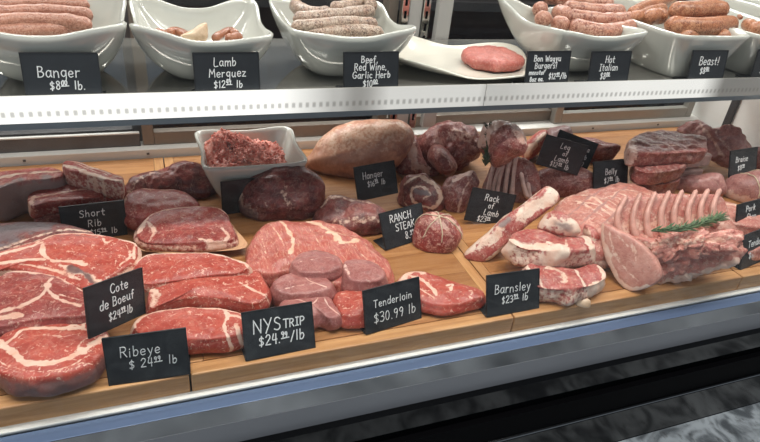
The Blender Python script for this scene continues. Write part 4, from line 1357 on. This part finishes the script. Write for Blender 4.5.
# ------------------------------------------------------------------ handwriting, one stroke font
GL = {
    'A': (6, ["0,0 3,10 6,0", "1.2,3.6 4.8,3.6"]), 'B': (5.5, ["0.4,0 0.4,10", "0.2,10 3.4,9.6 4.2,7.6 2.8,5.6 0.6,5.2", "0.6,5.2 3.8,5 5.2,2.8 3.6,0.4 0.2,0"]),
    'C': (6, ["5.6,8.2 4,9.8 2,9.4 0.4,6.6 0.4,3.4 2,0.6 4.2,0.2 5.8,1.8"]), 'E': (5, ["4.6,10 0.4,10 0.4,0 4.8,0", "0.4,5.2 3.8,5.2"]),
    'G': (6.4, ["5.6,8.4 3.8,10 1.6,9 0.3,6 0.6,2.4 2.6,0.2 5,0.8 6,4.2", "3.6,4.4 6.2,4.4"]), 'H': (5.8, ["0.4,10 0.4,0", "5.2,10 5.2,0", "0.4,5 5.2,5"]),
    'I': (4, ["0.4,10 3.6,10", "2,10 2,0", "0.2,0 3.8,0"]), 'K': (5.6, ["0.4,10 0.4,0", "5.2,10 0.6,4.6", "1.8,5.6 5.4,0"]), 'L': (5, ["0.4,10 0.4,0.2 4.8,0.2"]),
    'M': (7.4, ["0.2,0 0.8,10", "0.8,10 3.6,4", "3.6,4 6.4,10", "6.4,10 7.2,0"]), 'N': (6.2, ["0.4,0 0.4,10", "0.4,10 5.6,0", "5.6,0 5.8,10"]),
    'P': (5.2, ["0.4,0 0.4,10", "0.2,10 3.6,9.8 5,7.4 3.6,5 0.6,4.6"]), 'R': (5.6, ["0.4,0 0.4,10", "0.2,10 3.6,9.8 4.8,7.6 3.4,5.4 0.6,5", "2.4,5 5.4,0"]),
    'S': (5.4, ["5,8.6 3.4,10 1.2,9.4 0.8,7 2.6,5.4 4.6,4 4.8,1.4 2.8,0 0.4,1"]), 'T': (5.8, ["0,10 5.8,10", "2.9,10 2.9,0"]), 'W': (8, ["0,10 2,0", "2,0 4,7", "4,7 6,0", "6,0 8,10"]),
    'Y': (6, ["0.2,10 3,5", "5.8,10 1.6,-1"]), 'U': (6, ["0.4,10 0.4,2.4 1.8,0.2 4.2,0.2 5.4,2.4 5.4,10"]), 'F': (5, ["0.4,0 0.4,10 4.6,10", "0.4,5.2 3.8,5.2"]),
    'a': (5, ["4.2,4.8 2.8,6.2 0.9,5 0.4,2.4 1.6,0.2 3.2,0.8 4.3,3.2", "4.4,6 4.3,2 5,0.2"]), 'b': (4.8, ["0.6,10 0.6,0.2", "0.6,3 1.6,5.6 3.4,5.8 4.4,3.4 3.4,0.6 1.6,0 0.6,1.4"]),
    'c': (4.2, ["4,5 2.6,6 0.8,5 0.4,2.4 1.8,0.2 4,0.8"]), 'd': (5, ["4.2,4.4 2.8,6 0.8,5 0.4,2.4 1.6,0.2 3.2,0.6 4.3,2.6", "4.4,10 4.4,0.2"]),
    'e': (4.6, ["0.6,3 4.2,3.4 3.8,5.4 2.2,6.2 0.6,4.8 0.4,2 2,0 4.2,0.8"]), 'f': (4, ["4,9 3,10 1.9,9 1.7,6 1.6,0", "0.2,5.6 3.4,5.6"]),
    'g': (5, ["4.2,5 2.6,6.2 0.8,5 0.5,2.6 1.8,0.6 3.4,1.2 4.3,4", "4.4,6 4.4,-1.6 3.2,-3.8 0.8,-3.2"]), 'h': (5, ["0.5,10 0.5,0", "0.5,3.6 2,5.8 3.8,5.4 4.3,3 4.4,0"]),
    'i': (2, ["1,6 1,0", "1,8.2 1.1,8.6"]), 'k': (4.8, ["0.5,10 0.5,0", "4.2,6 0.7,2.8", "1.8,3.6 4.6,0"]), 'l': (2, ["1,10 1,0.2"]),
    'm': (7.2, ["0.4,6 0.4,0", "0.4,3.8 1.8,5.9 3.2,5.4 3.5,0", "3.5,3.8 5,5.9 6.4,5.4 6.8,0"]), 'n': (5, ["0.4,6 0.4,0", "0.4,3.6 2,5.9 3.8,5.4 4.3,3 4.5,0"]),
    'o': (4.8, ["2.4,6 0.7,5 0.4,2.6 1.8,0.2 3.6,0.6 4.4,3.2 3.6,5.6 2.2,6"]), 'p': (4.8, ["0.6,6 0.6,-4", "0.6,3 1.8,5.6 3.6,5.8 4.4,3.4 3.4,0.8 1.6,0.2 0.6,1.6"]),
    'q': (4.8, ["4.2,5 2.6,6 0.8,5 0.5,2.6 1.8,0.6 3.4,1.2 4.2,3.6", "4.3,6 4.3,-4"]), 'r': (4, ["0.5,6 0.5,0", "0.5,3.4 1.6,5.4 3.6,5.6"]),
    's': (4, ["3.6,5.2 2,6 0.7,4.8 2,3.2 3.5,1.8 2.2,0.1 0.3,0.7"]), 't': (4, ["1.8,9.4 1.8,1.4 3.6,0.4", "0,6.2 3.8,6.2"]), 'u': (5, ["0.5,6 0.5,2 1.6,0.2 3.2,0.6 4.2,2.8", "4.3,6 4.3,1.6 5,0"]),
    'w': (6.4, ["0.2,6 1.6,0.2", "1.6,0.2 3.2,4.6", "3.2,4.6 4.8,0.2", "4.8,0.2 6.2,6"]), 'y': (4.8, ["0.4,6 2.4,0.8", "4.4,6 2,-2 0.4,-3.8"]), 'z': (4.6, ["0.4,5.8 4.2,5.8", "4.2,5.8 0.3,0.2", "0.3,0.2 4.4,0.2"]),
    '0': (5, ["2.5,10 0.7,8 0.5,3 2,0.1 4,1.4 4.6,6 3.6,9.4 2.5,10"]), '1': (2.4, ["0.4,8 1.5,10", "1.5,10 1.5,0"]), '2': (5, ["0.4,7.8 1.8,9.9 4,9.2 4.2,6.6 2,3 0.3,0.3", "0.3,0.2 4.8,0.2"]),
    '3': (4.8, ["0.4,9 2.4,10 4.2,8.4 3.6,6 1.8,5.2", "1.8,5.2 4.2,4.4 4.4,1.6 2.4,0 0.3,0.8"]), '4': (5, ["1.4,10 0.6,4.4 4.8,4.4", "3.8,10 3.8,0"]), '6': (4.8, ["3.8,9.8 1.6,7.4 0.5,3.4 1.6,0.4 3.6,0.4 4.4,2.8 3,5 0.8,3.8"]),
    '5': (4.8, ["4.4,10 1,9.8 0.8,5.8 2.6,6.2 4.3,4.4 3.8,1.2 1.8,0 0.4,1"]), 'J': (5, ["4,10 4,2 2.6,0 0.6,1"]),
    '7': (4.8, ["0.3,9.8 4.6,9.8", "4.6,9.8 1.6,0"]), '8': (4.8, ["4,8.6 2.4,10 0.8,8.6 1.6,6.2 3.8,4.2 4.2,1.6 2.4,0 0.6,1.6 1.4,4.4 3.6,6.2 4,8.6"]), '9': (4.8, ["4.2,7 2.6,5.2 0.7,6.4 0.8,8.8 2.6,10 4.2,8.6 4.2,5 3,0"]),
    '$': (5, ["4.6,7.6 3,8.8 0.9,8 1,6 3,4.8 4.5,3.2 3.6,1.2 0.6,1.2", "2.7,10.4 2.5,-0.8"]), '.': (1.6, ["0.8,0.1 0.9,0.5"]), ',': (1.8, ["1,0.6 0.4,-1.4"]), '!': (2, ["1.1,10 0.9,2.8", "0.8,0.2 0.9,0.5"]),
    '/': (4, ["0.2,-1 3.8,10"]), ' ': (3, []), '-': (4, ["0.3,4 3.6,4"]),
}


def write(text, x, y, h, rg, sc_=1.0, space=1.7, slant=0.06, w=None):
    """strokes of a handwritten line; x,y is the left end of its base line in metres on the board; ^..^ raises small underlined figures"""
    out = []
    k = h / 10
    sup = False
    ux0 = None
    for ch in text:
        if ch == '^':
            if not sup:
                ux0 = x
            else:
                out.append(np.array([[ux0, y + h * .40], [x + h * .06, y + h * .44]]))
                x += h * .22
            sup = not sup
            continue
        wd, st = GL[ch]
        kk = k * (.55 if sup else 1)
        dy = h * .52 if sup else 0
        jy = rg.uniform(-.3, .3) * k
        js = rg.uniform(.94, 1.06)
        for s in st:
            p = np.array([[float(q) for q in t.split(',')] for t in s.split()])
            p = np.stack([x + (p[:, 0] + slant * p[:, 1]) * kk * js, y + dy + jy + p[:, 1] * kk * js], 1)
            out.append(smooth_open(p, max(2, 7 * (len(p) - 1))) if len(p) > 2 else p)
        x += (wd + space) * kk
    return out, x


def width(text, h, space=1.7):
    wd, sup = 0, False
    for ch in text:
        if ch == '^':
            wd += .22 * h if sup else 0
            sup = not sup
            continue
        wd += (GL[ch][0] + space) * h / 10 * (.55 if sup else 1)
    return wd - space * h / 10


SIGN_GROUP = 'small chalkboard price signs'


def sign(X, Y, D, yaw, lean, roll, lines, label, W=.0925, H=.063, pen=.0008, foot=True, seed=1, z=None, group=SIGN_GROUP):
    """lines: (text, centre x, base line y, letter height) as fractions of the board's width and height"""
    e = empty('price_sign', (X, Y, CAMZ - D))
    tag(e, label, 'sign', group)
    cr, sr, cl, sl, cy, sy = math.cos(roll), math.sin(roll), math.cos(lean), math.sin(lean), math.cos(yaw), math.sin(yaw)

    def tr(u, v, n=0.0):
        a, b2 = u * cr - v * sr, u * sr + v * cr
        y = b2 * sl - n * cl
        zz = b2 * cl + n * sl
        return np.array([X + a * cy - y * sy, Y + a * sy + y * cy, CAMZ - D + zz])

    def plate(u0, u1, v0, v1, n0, n1, name, mat):
        V = [tr(u, v, n) for n in (n0, n1) for v in (v0, v1) for u in (u0, u1)]
        return mesh(name, V, [(0, 2, 3, 1), (4, 5, 7, 6), (0, 1, 5, 4), (2, 6, 7, 3), (0, 4, 6, 2), (1, 3, 7, 5)], mat, e, smooth=False)
    bo = plate(-W / 2, W / 2, 0, H, -.0028, 0, 'board', SLATE)
    m = bo.modifiers.new('bevel', 'BEVEL')
    m.width = .0006
    m.segments = 2
    t = .0016
    fr = MB()
    for u0, u1, v0, v1 in ((-W / 2, W / 2, H - t, H), (-W / 2, W / 2, 0, t), (-W / 2, -W / 2 + t, t, H - t), (W / 2 - t, W / 2, t, H - t)):
        V = [tr(u, v, n) for n in (-.0005, .0005) for v in (v0, v1) for u in (u0, u1)]
        fr.add(V, [(0, 2, 3, 1), (4, 5, 7, 6), (0, 1, 5, 4), (2, 6, 7, 3), (0, 4, 6, 2), (1, 3, 7, 5)])
    fr.make('edge_frame', SLATE_E, e)
    if foot:
        # a flat foot behind the board keeps it upright
        V = []
        c0 = tr(0, 0, -.003)
        zb = c0[2]
        for zz in (zb + .0002, zb + .0024):
            for b2 in (0, .034):
                for a in (-W / 2, W / 2):
                    V.append(np.array([c0[0] + a * cy - b2 * sy, c0[1] + a * sy + b2 * cy, zz]))
        mesh('foot', V, [(0, 2, 3, 1), (4, 5, 7, 6), (0, 1, 5, 4), (2, 6, 7, 3), (0, 4, 6, 2), (1, 3, 7, 5)], SLATE_E, e, smooth=False)
    rg = random.Random(seed)
    for (text, cx, by, hh) in lines:
        h = hh * H
        x0 = -W / 2 + cx * W - width(text, h) / 2
        strokes, _ = write(text, x0, by * H, h, rg)
        mb2 = MB()
        pw = pen
        for s in strokes:
            P = np.asarray(s)
            T = np.gradient(P, axis=0)
            ln = np.linalg.norm(T, axis=1)[:, None] + 1e-12
            T = T / ln
            N_2 = np.stack([-T[:, 1], T[:, 0]], 1)
            P = P.copy()
            P[0] -= T[0] * pw * .5
            P[-1] += T[-1] * pw * .5
            n = len(P)
            V = []
            for q, m2 in zip(P, N_2):
                for sgn in (-1, 1):
                    a = q + m2 * sgn * pw * .62
                    V.append(tr(a[0], a[1], .0009))
                for sgn in (1, -1):
                    a = q + m2 * sgn * pw * .62
                    V.append(tr(a[0], a[1], .0003))
            F = []
            for i in range(n - 1):
                for k in range(4):
                    F.append((i * 4 + k, i * 4 + (k + 1) % 4, (i + 1) * 4 + (k + 1) % 4, (i + 1) * 4 + k))
            F += [(0, 3, 2, 1), tuple((n - 1) * 4 + k for k in range(4))]
            mb2.add(V, F)
        mb2.make('lettering', CHALK, e)
    return e


# lower signs
sign(-.0345, .5635, .5595, -.06, .24, .02, [('Ribeye', .42, .56, .20), ('$ 24^99^ lb', .56, .30, .18)], 'chalkboard sign reading Ribeye at the front left', pen=.0007, seed=2)
sign(.125, .568, .5595, .05, .46, -.02, [('NYS', .33, .53, .27), ('TRIP', .71, .55, .17), ('$24.^99^/lb', .52, .25, .20)], 'chalkboard sign reading NYSTRIP in front of the strip steaks', pen=.0011, seed=3)
sign(.289, .584, .5595, .19, .37, -.03, [('Tenderloin', .50, .56, .17), ('$30.99 lb', .52, .20, .22)], 'chalkboard sign reading Tenderloin in front of the medallions', pen=.0007, seed=4)
sign(.475, .570, .5595, .03, .40, -.03, [('Barnsley', .48, .52, .21), ('$23^99^ lb', .52, .27, .17)], 'chalkboard sign reading Barnsley in front of the stacked chops', pen=.0007, seed=5)
sign(-.066, .636, .529, .86, .21, -.28, [('Cote', .55, .70, .18), ('de Boeuf', .50, .44, .18), ('$24^99^lb', .54, .17, .16)], 'tilted chalkboard sign reading Cote de Boeuf behind the ribeye sign', foot=False, seed=6)
sign(-.104, .893, .5595, .12, .05, -.03, [('Short', .48, .66, .19), ('Rib', .50, .38, .19), ('$15^99^ lb', .62, .12, .16)], 'chalkboard sign reading Short Rib in the shade at the left', seed=7, foot=False)
sign(.378, .905, .537, .30, .43, -.05, [('Hanger', .42, .60, .19), ('$16^49^ lb', .48, .36, .16)], 'chalkboard sign reading Hanger in front of the pork leg', pen=.0008, seed=8, foot=False)
sign(.387, .778, .5595, .30, .50, -.03, [('RANCH', .45, .68, .20), ('STEAK', .52, .42, .19), ('8.^99^/lb', .70, .14, .19)], 'chalkboard sign reading RANCH STEAK left of the tied roast', pen=.0009, seed=9)
sign(.560, .812, .5595, -.06, .25, -.22, [('Rack', .48, .68, .19), ('of', .50, .47, .17), ('Lamb', .55, .25, .18), ('$23^99^', .42, .04, .16)], 'chalkboard sign reading Rack of Lamb beside the tied roast', seed=10, foot=False)
sign(.753, .890, .502, -.29, .20, -.20, [('Leg', .50, .70, .17), ('of', .55, .49, .15), ('Lamb', .52, .28, .17), ('$12^99^ lb', .52, .08, .16)], 'tilted chalkboard sign reading Leg of Lamb', seed=11, foot=False)
sign(.806, .925, .512, -.25, .25, -.28, [('Ja', .80, .62, .16), ('lb', .82, .36, .15), ('00', .80, .12, .14)], 'chalkboard sign mostly hidden behind the leg of lamb sign', seed=12, foot=False)
sign(.868, .848, .538, .08, .39, -.02, [('Belly', .50, .54, .19), ('$7^49^ lb', .52, .26, .18)], 'chalkboard sign reading Belly standing behind the pork belly', seed=13, foot=False)
sign(1.215, .832, .527, .10, .35, .0, [('Braise', .42, .56, .19), ('$8^99^', .42, .26, .18)], 'chalkboard sign rearmost at the right edge of the case', seed=14, foot=False)
sign(1.049, .657, .544, .15, .33, .0, [('Pork', .45, .70, .19), ('Chop', .50, .44, .18), ('$9^49^ lb', .48, .16, .18)], 'chalkboard sign reading Pork Chop at the right edge', seed=15, foot=False)
sign(.991, .587, .5595, .20, .33, .0, [('Tender', .45, .58, .19), ('$12^99^', .42, .24, .19)], 'chalkboard sign at the front right beside the pork rack', seed=16)
sign(.142, .930, .5565, .10, .06, .0, [], 'dark unlettered sign half hidden behind the round dark roast', seed=17, foot=False)
# upper signs
UY = .856
sign(-.107, .852, .3145, -.06, .22, .01, [('Banger', .46, .50, .21), ('$8^00^ lb.', .55, .25, .17)], 'chalkboard sign reading Banger on the upper shelf', pen=.0010, seed=20)
sign(.105, .850, .3145, .05, .22, -.01, [('Lamb', .47, .70, .18), ('Merguez', .50, .46, .18), ('$12^49^ lb', .50, .22, .16)], 'chalkboard sign reading Lamb Merguez on the upper shelf', pen=.0009, seed=21)
sign(.3235, .850, .3145, .06, .21, -.01, [('Beef,', .46, .74, .16), ('Red Wine,', .48, .56, .16), ('Garlic Herb', .50, .37, .16), ('$10^00^', .48, .16, .16)], 'chalkboard sign reading Beef, Red Wine, Garlic Herb', pen=.0009, seed=22)
sign(.648, .850, .3145, .06, .20, -.01, [('Bon Wagyu', .46, .73, .15), ('Burgers!', .44, .54, .16), ('monster', .25, .38, .12), ('8oz ea.', .26, .20, .12), ('$12^99^/lb', .74, .25, .15)], 'chalkboard sign about burgers beside the platter', pen=.0010, seed=23)
sign(.779, .848, .3145, .05, .20, -.01, [('Hot', .47, .68, .18), ('Italian', .46, .46, .18), ('$8^00^', .40, .23, .17)], 'chalkboard sign reading Hot Italian on the upper shelf', pen=.0009, seed=24)
sign(1.017, .851, .3145, .02, .20, -.01, [('Beast!', .50, .56, .24), ('$8^00^', .42, .30, .18)], 'chalkboard sign reading Beast! before the rectangular dish', pen=.0010, seed=25)
sign(1.191, .856, .3145, -.02, .12, 0, [('Cip', .30, .56, .22), ('$8', .28, .26, .2)], 'chalkboard sign cut by the right edge of the upper shelf', pen=.0009, seed=26)

# ------------------------------------------------------------------ the dark preparation room behind the case
e = empty('storage_unit', (0.8, 2.1, 0.0))
tag(e, 'dark storage unit with shelves in the room behind the case', 'shelf unit')
f = MB()
f.box(-1.6, 3.4, 2.40, 2.44, 0.0, 1.30)
f.make('back_panel', MAROON, e)
for z in (0.0, .55, .93, 1.24):
    q = MB()
    q.box(-1.6, 3.4, 1.95, 2.40, z, z + .03)
    q.make('shelf_board', CABI, e)
for x in (-1.6, -.35, .9, 2.15, 3.37):
    q = MB()
    q.box(x, x + .03, 1.96, 2.40, .03, 1.24)
    q.make('upright', CABI, e)
rg = random.Random(5)
k = 0
PK = [simple('package_%s' % n_, c, .4, var=.2, vscale=40) for n_, c in (('brown', srgb(112, 84, 68)), ('red', srgb(96, 52, 46)), ('tan', srgb(150, 124, 96)), ('dark', srgb(58, 50, 50)))]
for z in (.58, .96):
    x = -1.3
    while x < 3.1:
        wdt = rg.uniform(.14, .26)
        c = rg.choice(PK)
        if not any(abs(x + wdt / 2 - u) < wdt / 2 + .03 for u in (-.335, .915, 2.165)):
            q = MB()
            q.box(x, x + wdt, 2.02, 2.02 + rg.uniform(.18, .3), z + .0005, z + rg.uniform(.08, .2))
            o = q.make('storage_box', c, bevel=.01)
            k += 1
            tag(o, 'dim box on the storage unit behind the case', 'box', 'boxes on the storage unit')
        x += wdt + rg.uniform(.03, .2)
